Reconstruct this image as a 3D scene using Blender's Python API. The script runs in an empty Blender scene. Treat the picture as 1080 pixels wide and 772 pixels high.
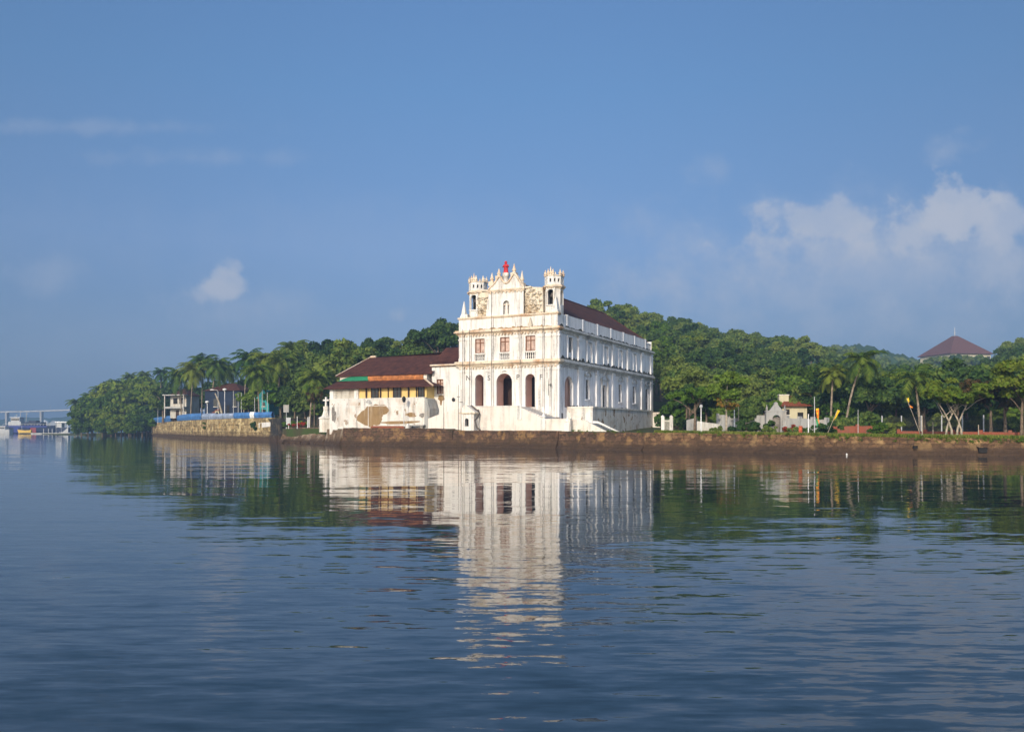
import bpy, math, random
import numpy as np
from mathutils import Vector, Matrix
R = math.radians
random.seed(7)
S = bpy.context.scene
COL = S.collection

# ------------------------------------------------------------------ camera, sky, sun, exposure
F = 917.0; HX = 540.0; HY = 453.0; CH = 2.2          # lens in photo pixels, horizon row, eye height above the water
cam_d = bpy.data.cameras.new('camera'); cam = bpy.data.objects.new('camera', cam_d); COL.objects.link(cam)
cam.location = (0, 0, CH); cam.rotation_euler = (R(90), 0, 0)
cam_d.sensor_fit = 'HORIZONTAL'; cam_d.sensor_width = 36; cam_d.lens = 36*F/1080
cam_d.shift_y = (HY-386)/1080.0
cam_d.clip_start = 0.1; cam_d.clip_end = 8000
S.camera = cam
SUN_EL, SUN_DIR = 23.0, Vector((-0.35, -0.937, 0)).normalized()
w = bpy.data.worlds.new('World'); S.world = w; w.use_nodes = True
nt = w.node_tree; N = nt.nodes; L = nt.links; N.clear()
def nd(tree, typ, **kw):
    n = tree.nodes.new(typ)
    for k, v in kw.items(): setattr(n, k, v)
    return n
def mth(tree, op, a, b=None, clamp=False):
    n = tree.nodes.new('ShaderNodeMath'); n.operation = op; n.use_clamp = clamp
    for i, v in enumerate((a, b)):
        if v is None: continue
        if isinstance(v, (int, float)): n.inputs[i].default_value = v
        else: tree.links.new(v, n.inputs[i])
    return n.outputs[0]
def mixc(tree, f, a, b, bt='MIX'):
    n = tree.nodes.new('ShaderNodeMix'); n.data_type = 'RGBA'; n.blend_type = bt
    for i, v in ((0, f), (6, a), (7, b)):
        if isinstance(v, (int, float)): n.inputs[i].default_value = v
        elif isinstance(v, tuple): n.inputs[i].default_value = (*v, 1) if len(v) == 3 else v
        else: tree.links.new(v, n.inputs[i])
    return n.outputs[2]
def ramp(tree, v, stops, interp='LINEAR'):
    n = tree.nodes.new('ShaderNodeValToRGB'); n.color_ramp.interpolation = interp
    e = n.color_ramp.elements
    while len(e) < len(stops): e.new(0.5)
    for el, (p, c) in zip(e, stops):
        el.position = p; el.color = (c, c, c, 1) if isinstance(c, (int, float)) else (*c, 1)
    tree.links.new(v, n.inputs[0]); return n.outputs[0]
sky = nd(nt, 'ShaderNodeTexSky', sky_type='NISHITA', sun_disc=False)
sky.sun_elevation = R(SUN_EL); sky.sun_rotation = math.atan2(SUN_DIR.x, SUN_DIR.y)
sky.air_density = 1.0; sky.dust_density = 1.5; sky.ozone_density = 2.5; sky.altitude = 0
tc = nd(nt, 'ShaderNodeTexCoord'); sp = nd(nt, 'ShaderNodeSeparateXYZ'); L.new(tc.outputs['Generated'], sp.inputs[0])
ys = mth(nt, 'MAXIMUM', sp.outputs[1], 0.02)
U = mth(nt, 'DIVIDE', sp.outputs[0], ys); V = mth(nt, 'DIVIDE', sp.outputs[2], ys)
front = mth(nt, 'GREATER_THAN', sp.outputs[1], 0.02)
cmb = nd(nt, 'ShaderNodeCombineXYZ'); L.new(U, cmb.inputs[0]); L.new(V, cmb.inputs[1])
def noise(tree, vec, scale, detail=4, rough=0.55, dist=0.0):
    n = tree.nodes.new('ShaderNodeTexNoise'); n.inputs['Scale'].default_value = scale
    n.inputs['Detail'].default_value = detail; n.inputs['Roughness'].default_value = rough; n.inputs['Distortion'].default_value = dist
    if vec is not None: tree.links.new(vec, n.inputs['Vector'])
    return n
cn = noise(nt, cmb.outputs[0], 22, 7, 0.6).outputs[0]
cs = noise(nt, cmb.outputs[0], 7, 5, 0.55).outputs[0]
clouds = None
# (u centre, v centre, u radius, v radius, softness, strength, noise weight) of each cloud bank
for (cu, cv, ru, rv, soft, st, nw) in [
        (.512, .256, .044, .046, .34, .78, 1.2), (.560, .240, .07, .032, .45, .60, 1.3), (.47, .235, .05, .03, .4, .55, 1.3), (.545, .205, .09, .05, .8, .34, 1.1),
        (.445, .225, .060, .026, .7, .42, 1.5), (.352, .240, .105, .024, .45, .62, 1.25), (.30, .215, .06, .02, .6, .5, 1.3), (.325, .205, .09, .03, .8, .42, 1.3),
        (.43, .185, .30, .085, .9, .52, .7), (.235, .300, .03, .02, .9, .22, 1.4), (.17, .16, .045, .035, 1.0, .28, 1.2),
        (-.322, .168, .024, .017, .5, .62, 1.7), (-.338, .158, .028, .011, .6, .42, 1.6), (-.318, .185, .012, .014, .5, .42, 1.7), (-.30, .140, .09, .026, 1.0, .22, 1.0), (-.13, .132, .012, .010, .8, .4, 1.4),
        (-.53, .175, .06, .025, 1.0, .22, 1.0), (-.48, .348, .16, .010, 1.0, .20, 1.4), (-.36, .312, .12, .012, 1.0, .18, 1.5),
        (-.2, .22, .5, .06, 1.0, .10, .8), (.50, .32, .03, .02, .9, .30, 1.5), (.0, .09, .9, .07, 1.0, .16, .6)]:
    du = mth(nt, 'DIVIDE', mth(nt, 'SUBTRACT', U, cu), ru); dv = mth(nt, 'DIVIDE', mth(nt, 'SUBTRACT', V, cv), rv)
    d = mth(nt, 'SQRT', mth(nt, 'ADD', mth(nt, 'MULTIPLY', du, du), mth(nt, 'MULTIPLY', dv, dv)))
    nn = mth(nt, 'ADD', mth(nt, 'MULTIPLY', mth(nt, 'SUBTRACT', cn, .5), 2.2*nw), mth(nt, 'MULTIPLY', mth(nt, 'SUBTRACT', cs, .5), 1.6*nw))
    d = mth(nt, 'ADD', d, nn)
    m = nd(nt, 'ShaderNodeMapRange', interpolation_type='SMOOTHSTEP')
    m.inputs[1].default_value = 1.0+soft*.35; m.inputs[2].default_value = 1.0-soft*1.3; m.inputs[3].default_value = 0; m.inputs[4].default_value = st
    L.new(d, m.inputs[0])
    inv = mth(nt, 'SUBTRACT', 1, m.outputs[0])
    clouds = inv if clouds is None else mth(nt, 'MULTIPLY', clouds, inv)
cmask = mth(nt, 'MULTIPLY', mth(nt, 'SUBTRACT', 1, clouds), front)
# clean air seen over humid sea air: a duller slate blue towards the horizon
el = ramp(nt, sp.outputs[2], [(0.0, (.112, .188, .315)), (.08, (.160, .268, .475)), (.20, (.165, .305, .585)), (.36, (.118, .268, .54)), (.6, (.08, .18, .42)), (1, (.05, .12, .33))])
elS = nd(nt, 'ShaderNodeVectorMath', operation='SCALE'); L.new(el, elS.inputs[0]); elS.inputs[3].default_value = 4.7
fr = nd(nt, 'ShaderNodeMapRange', interpolation_type='SMOOTHSTEP'); L.new(sp.outputs[1], fr.inputs[0]); fr.inputs[1].default_value = -.1; fr.inputs[2].default_value = .45
up = nd(nt, 'ShaderNodeMapRange', interpolation_type='SMOOTHSTEP'); L.new(sp.outputs[2], up.inputs[0]); up.inputs[1].default_value = .75; up.inputs[2].default_value = .5
aside = nd(nt, 'ShaderNodeMapRange', interpolation_type='SMOOTHSTEP'); L.new(mth(nt, 'ABSOLUTE', sp.outputs[0]), aside.inputs[0]); aside.inputs[1].default_value = .05; aside.inputs[2].default_value = .65; aside.inputs[3].default_value = 1.03; aside.inputs[4].default_value = .80
elA = nd(nt, 'ShaderNodeVectorMath', operation='SCALE'); L.new(elS.outputs[0], elA.inputs[0]); L.new(aside.outputs[0], elA.inputs[3])
skyc = mixc(nt, mth(nt, 'MULTIPLY', mth(nt, 'MULTIPLY', fr.outputs[0], up.outputs[0]), .9), sky.outputs[0], elA.outputs[0])
cloudc = nd(nt, 'ShaderNodeRGB'); cloudc.outputs[0].default_value = (2.3, 2.5, 3.0, 1)
fin = mixc(nt, cmask, skyc, cloudc.outputs[0])
bg = nd(nt, 'ShaderNodeBackground'); bg.inputs[1].default_value = 0.15; L.new(fin, bg.inputs[0])
wo = nd(nt, 'ShaderNodeOutputWorld'); L.new(bg.outputs[0], wo.inputs[0])
sd = bpy.data.lights.new('sun', 'SUN'); sd.energy = 2.55; sd.angle = R(0.5); sd.color = (1.0, .88, .70)
so = bpy.data.objects.new('sun', sd); COL.objects.link(so); so.location = (-60, -40, 80)
tosun = Vector((SUN_DIR.x*math.cos(R(SUN_EL)), SUN_DIR.y*math.cos(R(SUN_EL)), math.sin(R(SUN_EL))))
so.rotation_euler = tosun.to_track_quat('Z', 'Y').to_euler()
S.view_settings.view_transform = 'Standard'; S.view_settings.look = 'None'; S.view_settings.exposure = 0.5; S.view_settings.gamma = 1
S.cycles.max_bounces = 6; S.cycles.diffuse_bounces = 3; S.cycles.transparent_max_bounces = 4; S.cycles.volume_bounces = 0
S.cycles.caustics_reflective = False; S.cycles.caustics_refractive = False

# ------------------------------------------------------------------ helpers
def at(px, Y, py=None, z=None):
    """A place at distance Y on the bearing of photo column px, at height z (or the height seen at row py)."""
    x = (px-HX)/F*Y
    if py is not None: z = CH-(py-HY)/F*Y
    return Vector((x, Y, z if z is not None else 0))
C0 = at(588, 115, z=0)                                   # the church's near corner
FROT = -math.atan2(.4366, .8997)
ax, ay = Vector((.8997, -.4366, 0)), Vector((.4366, .8997, 0))   # along the facade (right) and into the church
def FX(px, py, d=0.0):                                   # on the plane d metres behind the facade -> (a, z)
    k = (px-HX)/F
    # X = C0.x + a*ax.x + d*ay.x ; Y likewise ; X = k*Y
    a = (k*(C0.y+d*ay.y)-C0.x-d*ay.x)/(ax.x-k*ax.y)
    Y = C0.y+a*ax.y+d*ay.y
    return a, CH-(py-HY)/F*Y
def SX(px, py, a=0.0):                                   # on a plane parallel to the side wall -> (depth, z)
    k = (px-HX)/F
    d = (k*(C0.y+a*ax.y)-C0.x-a*ax.x)/(ay.x-k*ay.y)
    Y = C0.y+a*ax.y+d*ay.y
    return d, CH-(py-HY)/F*Y
def Lw(a, d, z=0): return C0+ax*a+ay*d+Vector((0, 0, z))  # church frame -> world

class MB:
    def __init__(s): s.v = []; s.f = []; s.sm = []
    def add(s, verts, faces, smooth=False):
        o = len(s.v); s.v += [tuple(p) for p in verts]
        for f in faces: s.f.append(tuple(i+o for i in f)); s.sm.append(smooth)
        return s
    def box(s, x0, x1, y0, y1, z0, z1, M=None):
        vs = [Vector(p) for p in ((x0,y0,z0),(x1,y0,z0),(x1,y1,z0),(x0,y1,z0),(x0,y0,z1),(x1,y0,z1),(x1,y1,z1),(x0,y1,z1))]
        if M: vs = [M @ p for p in vs]
        return s.add(vs, [(3,2,1,0),(4,5,6,7),(0,1,5,4),(1,2,6,5),(2,3,7,6),(3,0,4,7)])
    def beam(s, a, b, r, r2=None):
        """square bar from a to b"""
        return s.tube([a, b], [r, r2 if r2 else r], 4, smooth=False)
    def tube(s, pts, rad, seg=8, smooth=True, cap=True):
        pts = [Vector(p) for p in pts]; n = len(pts)
        if isinstance(rad, (int, float)): rad = [rad]*n
        vs = []; up = Vector((0.13, .21, 1))
        for i, p in enumerate(pts):
            t = (pts[min(i+1, n-1)]-pts[max(i-1, 0)]).normalized()
            u = t.cross(up)
            if u.length < .05: u = t.cross(Vector((1, .1, 0)))
            u.normalize(); q = t.cross(u)
            for k in range(seg):
                an = 2*math.pi*k/seg+math.pi/4
                vs.append(p+(u*math.cos(an)+q*math.sin(an))*rad[i])
        fs = [(i*seg+k, i*seg+(k+1) % seg, (i+1)*seg+(k+1) % seg, (i+1)*seg+k) for i in range(n-1) for k in range(seg)]
        s.add(vs, fs, smooth)
        if cap: s.add(vs[:seg], [tuple(range(seg))]); s.add(vs[-seg:], [tuple(range(seg))])
        return s
    def lathe(s, prof, c=(0,0,0), seg=12, smooth=True, rot=0.0, sq=1.0):
        vs = []
        for (r, z) in prof:
            for k in range(seg):
                an = 2*math.pi*k/seg+rot
                vs.append((c[0]+r*math.cos(an), c[1]+r*math.sin(an)*sq, c[2]+z))
        n = len(prof)
        s.add(vs, [(i*seg+k, i*seg+(k+1) % seg, (i+1)*seg+(k+1) % seg, (i+1)*seg+k) for i in range(n-1) for k in range(seg)], smooth)
        s.add(vs[:seg], [tuple(range(seg))]); s.add(vs[-seg:], [tuple(range(seg))])
        return s
    def prism(s, poly, fn0, fn1):
        """2-D outline poly; fn0/fn1 map (u,v) to the front and back face"""
        n = len(poly)
        s.add([fn0(*p) for p in poly], [tuple(range(n))]); s.add([fn1(*p) for p in poly], [tuple(range(n-1, -1, -1))])
        vs = [fn0(*p) for p in poly]+[fn1(*p) for p in poly]
        return s.add(vs, [(i, (i+1) % n, n+(i+1) % n, n+i) for i in range(n)])
    def quad(s, *p): return s.add(p, [tuple(range(len(p)))])
    def build(s, name, mat, parent=None, loc=None):
        me = bpy.data.meshes.new(name); me.from_pydata(s.v, [], s.f)
        if mat: me.materials.append(mat)
        me.polygons.foreach_set('use_smooth', s.sm); me.update()
        o = bpy.data.objects.new(name, me); COL.objects.link(o)
        if parent: o.parent = parent
        if loc is not None: o.location = loc
        return o
def tag(o, label=None, cat=None, group=None, kind=None):
    for k, v in (('label', label), ('category', cat), ('group', group), ('kind', kind)):
        if v: o[k] = v
    return o
def thing(name, label, cat, loc=(0,0,0), rz=0, group=None):
    o = bpy.data.objects.new(name, None); COL.objects.link(o); o.empty_display_size = .3
    o.location = loc; o.rotation_euler = (0, 0, rz)
    return tag(o, label, cat, group)
def dup(root, loc, rz=0, sc=1.0, label=None, group=None, swap=None):
    r = root.copy(); COL.objects.link(r); r.location = loc; r.rotation_euler = (0, 0, rz)
    r.scale = (sc, sc, sc) if isinstance(sc, (int, float)) else sc
    if label: r['label'] = label
    if group: r['group'] = group
    for ch in list(root.children):
        c = ch.copy(); COL.objects.link(c); c.parent = r
        for g in ch.children:
            e = g.copy(); COL.objects.link(e); e.parent = c
    return r

# ------------------------------------------------------------------ materials
def newmat(name):
    m = bpy.data.materials.new(name); m.use_nodes = True
    t = m.node_tree; b = t.nodes['Principled BSDF']; b.inputs['Roughness'].default_value = .85
    b.inputs['Specular IOR Level'].default_value = .25
    return m, t, b
def posn(t, sc=(1,1,1)):
    g = nd(t, 'ShaderNodeTexCoord'); mp = nd(t, 'ShaderNodeMapping'); mp.inputs['Scale'].default_value = sc
    t.links.new(g.outputs['Object'], mp.inputs[0]); return mp.outputs[0]
def bump(t, b, h, dist=.05, st=1.0):
    n = nd(t, 'ShaderNodeBump'); n.inputs['Distance'].default_value = dist; n.inputs['Strength'].default_value = st
    t.links.new(h, n.inputs['Height']); t.links.new(n.outputs[0], b.inputs['Normal'])
def simple(name, c, rough=.8, var=.12, scale=3.0, metal=0.0, spec=.25, bmp=0.0):
    m, t, b = newmat(name); p = posn(t)
    n = noise(t, p, scale, 5, .6).outputs[0]
    dark = tuple(x*(1-2*var) for x in c); lite = tuple(min(1, x*(1+1.6*var)) for x in c)
    t.links.new(ramp(t, n, [(.3, dark), (.7, lite)]), b.inputs['Base Color'])
    b.inputs['Roughness'].default_value = rough; b.inputs['Metallic'].default_value = metal; b.inputs['Specular IOR Level'].default_value = spec
    if bmp: bump(t, b, n, bmp)
    return m
def plaster(name, base, stain=(.42, .27, .14), mould=(.10, .095, .085), amt=.5, mamt=.35, streak=True, patch=0.0):
    m, t, b = newmat(name)
    p = posn(t); pv = posn(t, (1.6, 1.6, .18))
    n1 = noise(t, p, .55, 6, .62).outputs[0]; n2 = noise(t, pv, 1.4, 5, .62).outputs[0]; n3 = noise(t, p, 5, 5, .65).outputs[0]
    c = mixc(t, ramp(t, n3, [(.35, 0), (.75, .35)]), base, tuple(x*.86 for x in base))
    a = mth(t, 'MULTIPLY', ramp(t, n1, [(.48, 0), (.72, 1)]), amt)
    c = mixc(t, a, c, stain)
    s = mth(t, 'MULTIPLY', mth(t, 'MULTIPLY', ramp(t, n2, [(.50, 0), (.72, 1)]), ramp(t, n3, [(.3, .3), (.65, 1)])), mamt)
    c = mixc(t, s, c, mould)
    if patch:
        n4 = noise(t, p, .9, 4, .55, .4).outputs[0]
        c = mixc(t, ramp(t, n4, [(.64-.1*patch, 0), (.66-.1*patch, 1)]), c, (.30, .21, .13))
    t.links.new(c, b.inputs['Base Color']); b.inputs['Roughness'].default_value = .9
    bump(t, b, n3, .03, .6)
    return m
M = {}
M['white'] = plaster('white_plaster', (.75, .73, .70), amt=.35, mamt=.8, stain=(.56, .43, .32))
M['white_side'] = plaster('mouldy_white_plaster', (.78, .78, .80), amt=.14, mamt=.9, mould=(.085, .085, .09))
M['white_old'] = plaster('weathered_white_plaster', (.76, .72, .65), amt=.5, mamt=.7)
M['cornice'] = plaster('stained_cornice', (.72, .61, .48), stain=(.44, .22, .09), amt=.85, mamt=.85)
M['side_cornice'] = plaster('mouldy_cornice', (.62, .61, .59), stain=(.2, .18, .16), amt=.7, mamt=.9, mould=(.05, .05, .05))
M['scroll'] = plaster('crumbling_plaster', (.68, .61, .50), stain=(.40, .27, .13), amt=.9, mamt=.9)
M['base_white'] = plaster('grimy_white_plaster', (.76, .70, .64), amt=.35, mamt=.5, stain=(.50, .36, .26))
M['peeled'] = plaster('peeling_plaster', (.72, .69, .65), amt=.6, mamt=.85, patch=.3)
M['pink'] = plaster('pink_plaster', (.68, .45, .38), amt=.3, mamt=.25)
M['yellow_wall'] = plaster('yellow_plaster', (.72, .52, .20), amt=.2, mamt=.3)
M['cream'] = plaster('cream_plaster', (.58, .53, .37), amt=.3, mamt=.4)
M['grey_plaster'] = plaster('greyed_plaster', (.36, .36, .35), amt=.4, mamt=.9)  # grey holds mould, plus tree shade painted into the bank walls
M['dark'] = simple('dark_interior', (.018, .016, .015))
M['brown_wood'] = simple('brown_wood', (.17, .065, .025), .6)
M['dark_wood'] = simple('dark_wood', (.045, .022, .016), .6)
M['pane'] = simple('shell_pane', (.50, .36, .30), .35, .2, 2.0)
M['glass'] = simple('window_glass', (.03, .035, .04), .12, .2, 2.0, spec=.5)
M['grey_pane'] = simple('grey_pane', (.09, .10, .11), .4, .2)
M['red_paint'] = simple('red_paint', (.55, .03, .035), .6, .15, 2)
M['red_drum'] = simple('orange_red_paint', (.55, .13, .06), .7, .25, 3)
M['bare'] = plaster('exposed_laterite', (.29, .19, .09), stain=(.17, .10, .045), mould=(.46, .38, .28), amt=.9, mamt=.7)
M['iron'] = simple('black_iron', (.02, .02, .022), .5)
M['shade_wall'] = plaster('weathered_shade_grey_wash', (.52, .50, .46), amt=.4, mamt=.8)  # pale wash greyed to hold tree shade; stains and mould are its own
M['grey_metal'] = simple('grey_metal', (.45, .46, .47), .5, .1)
M['white_metal'] = simple('white_paint', (.78, .78, .77), .5, .08)
M['wire'] = simple('weathered_wire', (.11, .09, .08), .8)
M['letter'] = simple('faded_black_paint', (.06, .055, .06), .9, .3, 8)
M['green_cloth'] = simple('green_tarpaulin', (.015, .19, .10), .6, .15, 1.5)
M['orange_cloth'] = simple('orange_tarpaulin', (.42, .155, .05), .7, .25, 2.5)
M['blue_cloth'] = simple('blue_tarpaulin', (.07, .19, .44), .5, .2, .8)
M['greyblue_cloth'] = simple('faded_tarpaulin', (.28, .34, .46), .6, .2, .8)
M['teal'] = simple('teal_paint', (.02, .26, .27), .6, .2, 1)
M['navy_wall'] = simple('dark_blue_wall', (.014, .024, .05), .8, .2, .6)
M['yellow_cloth'] = simple('yellow_cloth', (.80, .50, .02), .7, .1)
M['orange_flag'] = simple('saffron_cloth', (.80, .22, .02), .7, .1)
M['green_flag'] = simple('green_cloth', (.05, .30, .12), .7, .1)
M['red_wall'] = plaster('red_wash', (.25, .075, .042), amt=.4, mamt=.5, stain=(.30, .14, .08))
M['hull'] = simple('navy_hull', (.012, .022, .06), .5, .2, .3)
M['hull_blue'] = simple('blue_hull', (.02, .035, .20), .5, .2, .3)
M['hull_red'] = simple('red_hull', (.20, .03, .04), .5, .2, .3)
M['yellow_paint'] = simple('yellow_paint', (.72, .48, .10), .5, .15)
M['concrete'] = simple('pale_concrete', (.42, .42, .41), .9, .15, .4)
M['trunk'] = simple('bark', (.16, .12, .085), .95, .3, 3, bmp=.1)
M['pale_trunk'] = simple('pale_bark', (.36, .31, .24), .95, .25, 3)
M['palm_trunk'] = simple('palm_bark', (.26, .21, .155), .95, .3, 2)
M['stone'] = simple('grey_stone', (.22, .20, .18), .95, .3, 3)
def tile_mat(name, c1, c2, sc=(5, 2.6)):
    m, t, b = newmat(name); p = posn(t)
    n = noise(t, p, 1.1, 6, .65).outputs[0]; n2 = noise(t, p, 9, 3, .6).outputs[0]
    col = mixc(t, ramp(t, n, [(.35, 0), (.7, 1)]), c1, c2)
    col = mixc(t, ramp(t, n2, [(.35, .45), (.7, 0)]), col, tuple(x*.35 for x in c1))
    wv = nd(t, 'ShaderNodeTexWave', bands_direction='X'); wv.inputs['Scale'].default_value = 1.3; t.links.new(p, wv.inputs[0])
    t.links.new(col, b.inputs['Base Color']); b.inputs['Roughness'].default_value = .9
    bump(t, b, mth(t, 'ADD', wv.outputs[1], n2), .06, .8)
    return m
M['roof'] = tile_mat('dark_roof_tiles', (.060, .022, .018), (.155, .055, .034))
M['roof_red'] = tile_mat('red_roof_tiles', (.30, .085, .035), (.21, .06, .035))
M['roof_mauve'] = tile_mat('hazed_mauve_roof_tiles', (.17, .078, .07), (.13, .068, .062))  # mauve greyed so the tile colour carries some distance haze
def laterite(name, c1, c2, wet_top=.55, brick=(1.0, .42), pale=(.50, .36, .17), pale_amt=.5, wet=(.022, .014, .010)):
    m, t, b = newmat(name)
    g = nd(t, 'ShaderNodeNewGeometry'); s = nd(t, 'ShaderNodeSeparateXYZ'); t.links.new(g.outputs['Position'], s.inputs[0])
    uv = nd(t, 'ShaderNodeCombineXYZ')
    t.links.new(mth(t, 'SUBTRACT', s.outputs[0], mth(t, 'MULTIPLY', s.outputs[1], .45)), uv.inputs[0]); t.links.new(s.outputs[2], uv.inputs[1])
    br = nd(t, 'ShaderNodeTexBrick'); br.inputs['Scale'].default_value = 1.0
    br.inputs['Brick Width'].default_value = brick[0]; br.inputs['Row Height'].default_value = brick[1]; br.inputs['Mortar Size'].default_value = .03
    br.inputs['Color1'].default_value = (*c1, 1); br.inputs['Color2'].default_value = (*c2, 1); br.inputs['Mortar'].default_value = (*[x*.3 for x in c2], 1)
    vo = nd(t, 'ShaderNodeTexVoronoi'); vo.inputs['Scale'].default_value = 1.0; vo.inputs['Randomness'].default_value = .8
    ve = nd(t, 'ShaderNodeTexVoronoi', feature='DISTANCE_TO_EDGE'); ve.inputs['Scale'].default_value = 1.0; ve.inputs['Randomness'].default_value = .8
    wob = noise(t, g.outputs['Position'], .9, 4, .6).outputs[1]
    wm = nd(t, 'ShaderNodeVectorMath', operation='MULTIPLY_ADD'); t.links.new(wob, wm.inputs[0]); wm.inputs[1].default_value = (.55, .30, 0); t.links.new(uv.outputs[0], wm.inputs[2])
    t.links.new(wm.outputs[0], br.inputs['Vector'])
    n = noise(t, g.outputs['Position'], .55, 6, .65).outputs[0]; n2 = noise(t, g.outputs['Position'], 2.6, 5, .7).outputs[0]
    vm = nd(t, 'ShaderNodeMapping'); vm.inputs['Scale'].default_value = (.9/brick[0], .9/brick[1], 1); t.links.new(wm.outputs[0], vm.inputs[0])
    t.links.new(vm.outputs[0], vo.inputs['Vector']); t.links.new(vm.outputs[0], ve.inputs['Vector'])
    vs_ = nd(t, 'ShaderNodeSeparateColor'); t.links.new(vo.outputs['Color'], vs_.inputs[0])
    stc = mixc(t, vs_.outputs[0], tuple(x*.55 for x in c2), tuple(min(1, x*1.35) for x in c1))
    stc = mixc(t, ramp(t, ve.outputs[0], [(.02, .8), (.09, 0)]), stc, tuple(x*.22 for x in c2))
    base = mixc(t, .72, br.outputs[0], stc)
    c = mixc(t, ramp(t, n2, [(.35, 0), (.7, .55)]), base, tuple(x*.35 for x in c1))
    c = mixc(t, mth(t, 'MULTIPLY', ramp(t, n, [(.52, 0), (.62, 1)]), pale_amt), c, pale)
    c = mixc(t, mth(t, 'MULTIPLY', ramp(t, n, [(.30, 1), (.42, 0)]), .6), c, (.05, .055, .025))
    zz = mth(t, 'ADD', s.outputs[2], mth(t, 'MULTIPLY', mth(t, 'SUBTRACT', n, .5), .9))
    c = mixc(t, ramp(t, mth(t, 'SUBTRACT', zz, wet_top-.12), [(0, .94), (.3, 0)]), c, mixc(t, ramp(t, n2, [(.38, 0), (.62, 1)]), wet, tuple(x*2.6 for x in wet)))
    c = mixc(t, ramp(t, mth(t, 'SUBTRACT', zz, wet_top+.35), [(0, .55), (.3, 0)]), c, (.085, .052, .030))
    t.links.new(c, b.inputs['Base Color']); b.inputs['Roughness'].default_value = .9
    bump(t, b, mth(t, 'ADD', br.outputs[1], mth(t, 'MULTIPLY', n2, -1.5)), .12, 1)
    return m
M['quay'] = laterite('brown_laterite', (.18, .10, .06), (.10, .065, .045), pale=(.46, .27, .10), brick=(.7, .34))
M['quay_right'] = laterite('ochre_laterite', (.25, .14, .07), (.11, .065, .04), pale=(.44, .29, .13), pale_amt=.6, brick=(.62, .36))
M['quay_left'] = laterite('pale_laterite', (.46, .34, .17), (.33, .235, .115), wet_top=.9, brick=(1.5, .8), pale=(.66, .54, .30), pale_amt=.8)
M['quay_mid'] = laterite('mossy_laterite', (.22, .14, .08), (.30, .20, .12), pale=(.5, .42, .32))
M['pillar'] = laterite('dark_wet_stone', (.06, .055, .05), (.04, .04, .042), pale_amt=.15)
def leaf(name, cols, trans=.3, varscale=.35):
    m = bpy.data.materials.new(name); m.use_nodes = True; t = m.node_tree; t.nodes.clear()
    o = nd(t, 'ShaderNodeOutputMaterial'); df = nd(t, 'ShaderNodeBsdfDiffuse'); tr = nd(t, 'ShaderNodeBsdfTranslucent'); mx = nd(t, 'ShaderNodeMixShader')
    g = nd(t, 'ShaderNodeTexCoord'); oi = nd(t, 'ShaderNodeObjectInfo')
    n = noise(t, g.outputs['Object'], varscale, 3, .6).outputs[0]; n2 = noise(t, g.outputs['Object'], 3.0, 2, .6).outputs[0]
    v = mth(t, 'ADD', mth(t, 'ADD', mth(t, 'MULTIPLY', n, .75), mth(t, 'MULTIPLY', n2, .35)), mth(t, 'MULTIPLY', mth(t, 'SUBTRACT', oi.outputs['Random'], .5), .60))
    gi = nd(t, 'ShaderNodeNewGeometry'); v = mth(t, 'ADD', v, mth(t, 'MULTIPLY', mth(t, 'SUBTRACT', gi.outputs['Random Per Island'], .5), .34))
    k = len(cols); c = ramp(t, v, [(.3+.45*i/(k-1), q) for i, q in enumerate(cols)])
    t.links.new(c, df.inputs[0]); t.links.new(c, tr.inputs[0]); mx.inputs[0].default_value = trans
    t.links.new(df.outputs[0], mx.inputs[1]); t.links.new(tr.outputs[0], mx.inputs[2]); t.links.new(mx.outputs[0], o.inputs[0])
    return m
M['leaf'] = leaf('forest_foliage', [(.044, .088, .026), (.096, .158, .036), (.185, .235, .052)])
M['leaf_bright'] = leaf('bright_foliage', [(.055, .115, .016), (.10, .185, .022), (.17, .25, .04)], .35)
M['leaf_dark'] = leaf('dark_foliage', [(.026, .060, .022), (.056, .106, .028), (.105, .155, .036)], .25)
M['leaf_yellow'] = leaf('olive_foliage', [(.06, .11, .018), (.10, .16, .02), (.16, .20, .03)], .3)
M['leaf_brown'] = leaf('russet_foliage', [(.035, .055, .02), (.065, .065, .022), (.10, .06, .028)], .3)
M['leaf_autumn'] = leaf('yellowing_foliage', [(.07, .13, .02), (.15, .18, .03), (.26, .15, .03)], .35)
M['palm'] = leaf('palm_fronds', [(.05, .10, .022), (.10, .16, .026), (.18, .22, .036)], .3)
M['palm_dark'] = leaf('dark_palm_fronds', [(.034, .085, .024), (.065, .13, .03), (.12, .18, .036)], .3)
M['bougain'] = leaf('red_flowers', [(.10, .07, .02), (.32, .05, .03), (.5, .07, .04)], .3, 1.0)
M['mangrove'] = leaf('mangrove_foliage', [(.048, .098, .016), (.105, .172, .022), (.19, .24, .032)], .3)
def ground_mat():
    m, t, b = newmat('grass_and_soil'); g = nd(t, 'ShaderNodeNewGeometry')
    n = noise(t, g.outputs['Position'], .18, 6, .6).outputs[0]; n2 = noise(t, g.outputs['Position'], 2.5, 4, .7).outputs[0]
    c = mixc(t, ramp(t, n, [(.46, 0), (.6, 1)]), (.055, .080, .018), (.07, .050, .030))
    c = mixc(t, ramp(t, n2, [(.3, .6), (.7, 0)]), c, (.035, .05, .012))
    t.links.new(c, b.inputs['Base Color']); bump(t, b, n2, .1, 1); b.inputs['Roughness'].default_value = 1
    return m
M['ground'] = ground_mat()
M['far_hill'] = leaf('far_wooded_slope', [(.02, .05, .025), (.03, .07, .028), (.05, .09, .03)], 0.0, .05)
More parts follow.
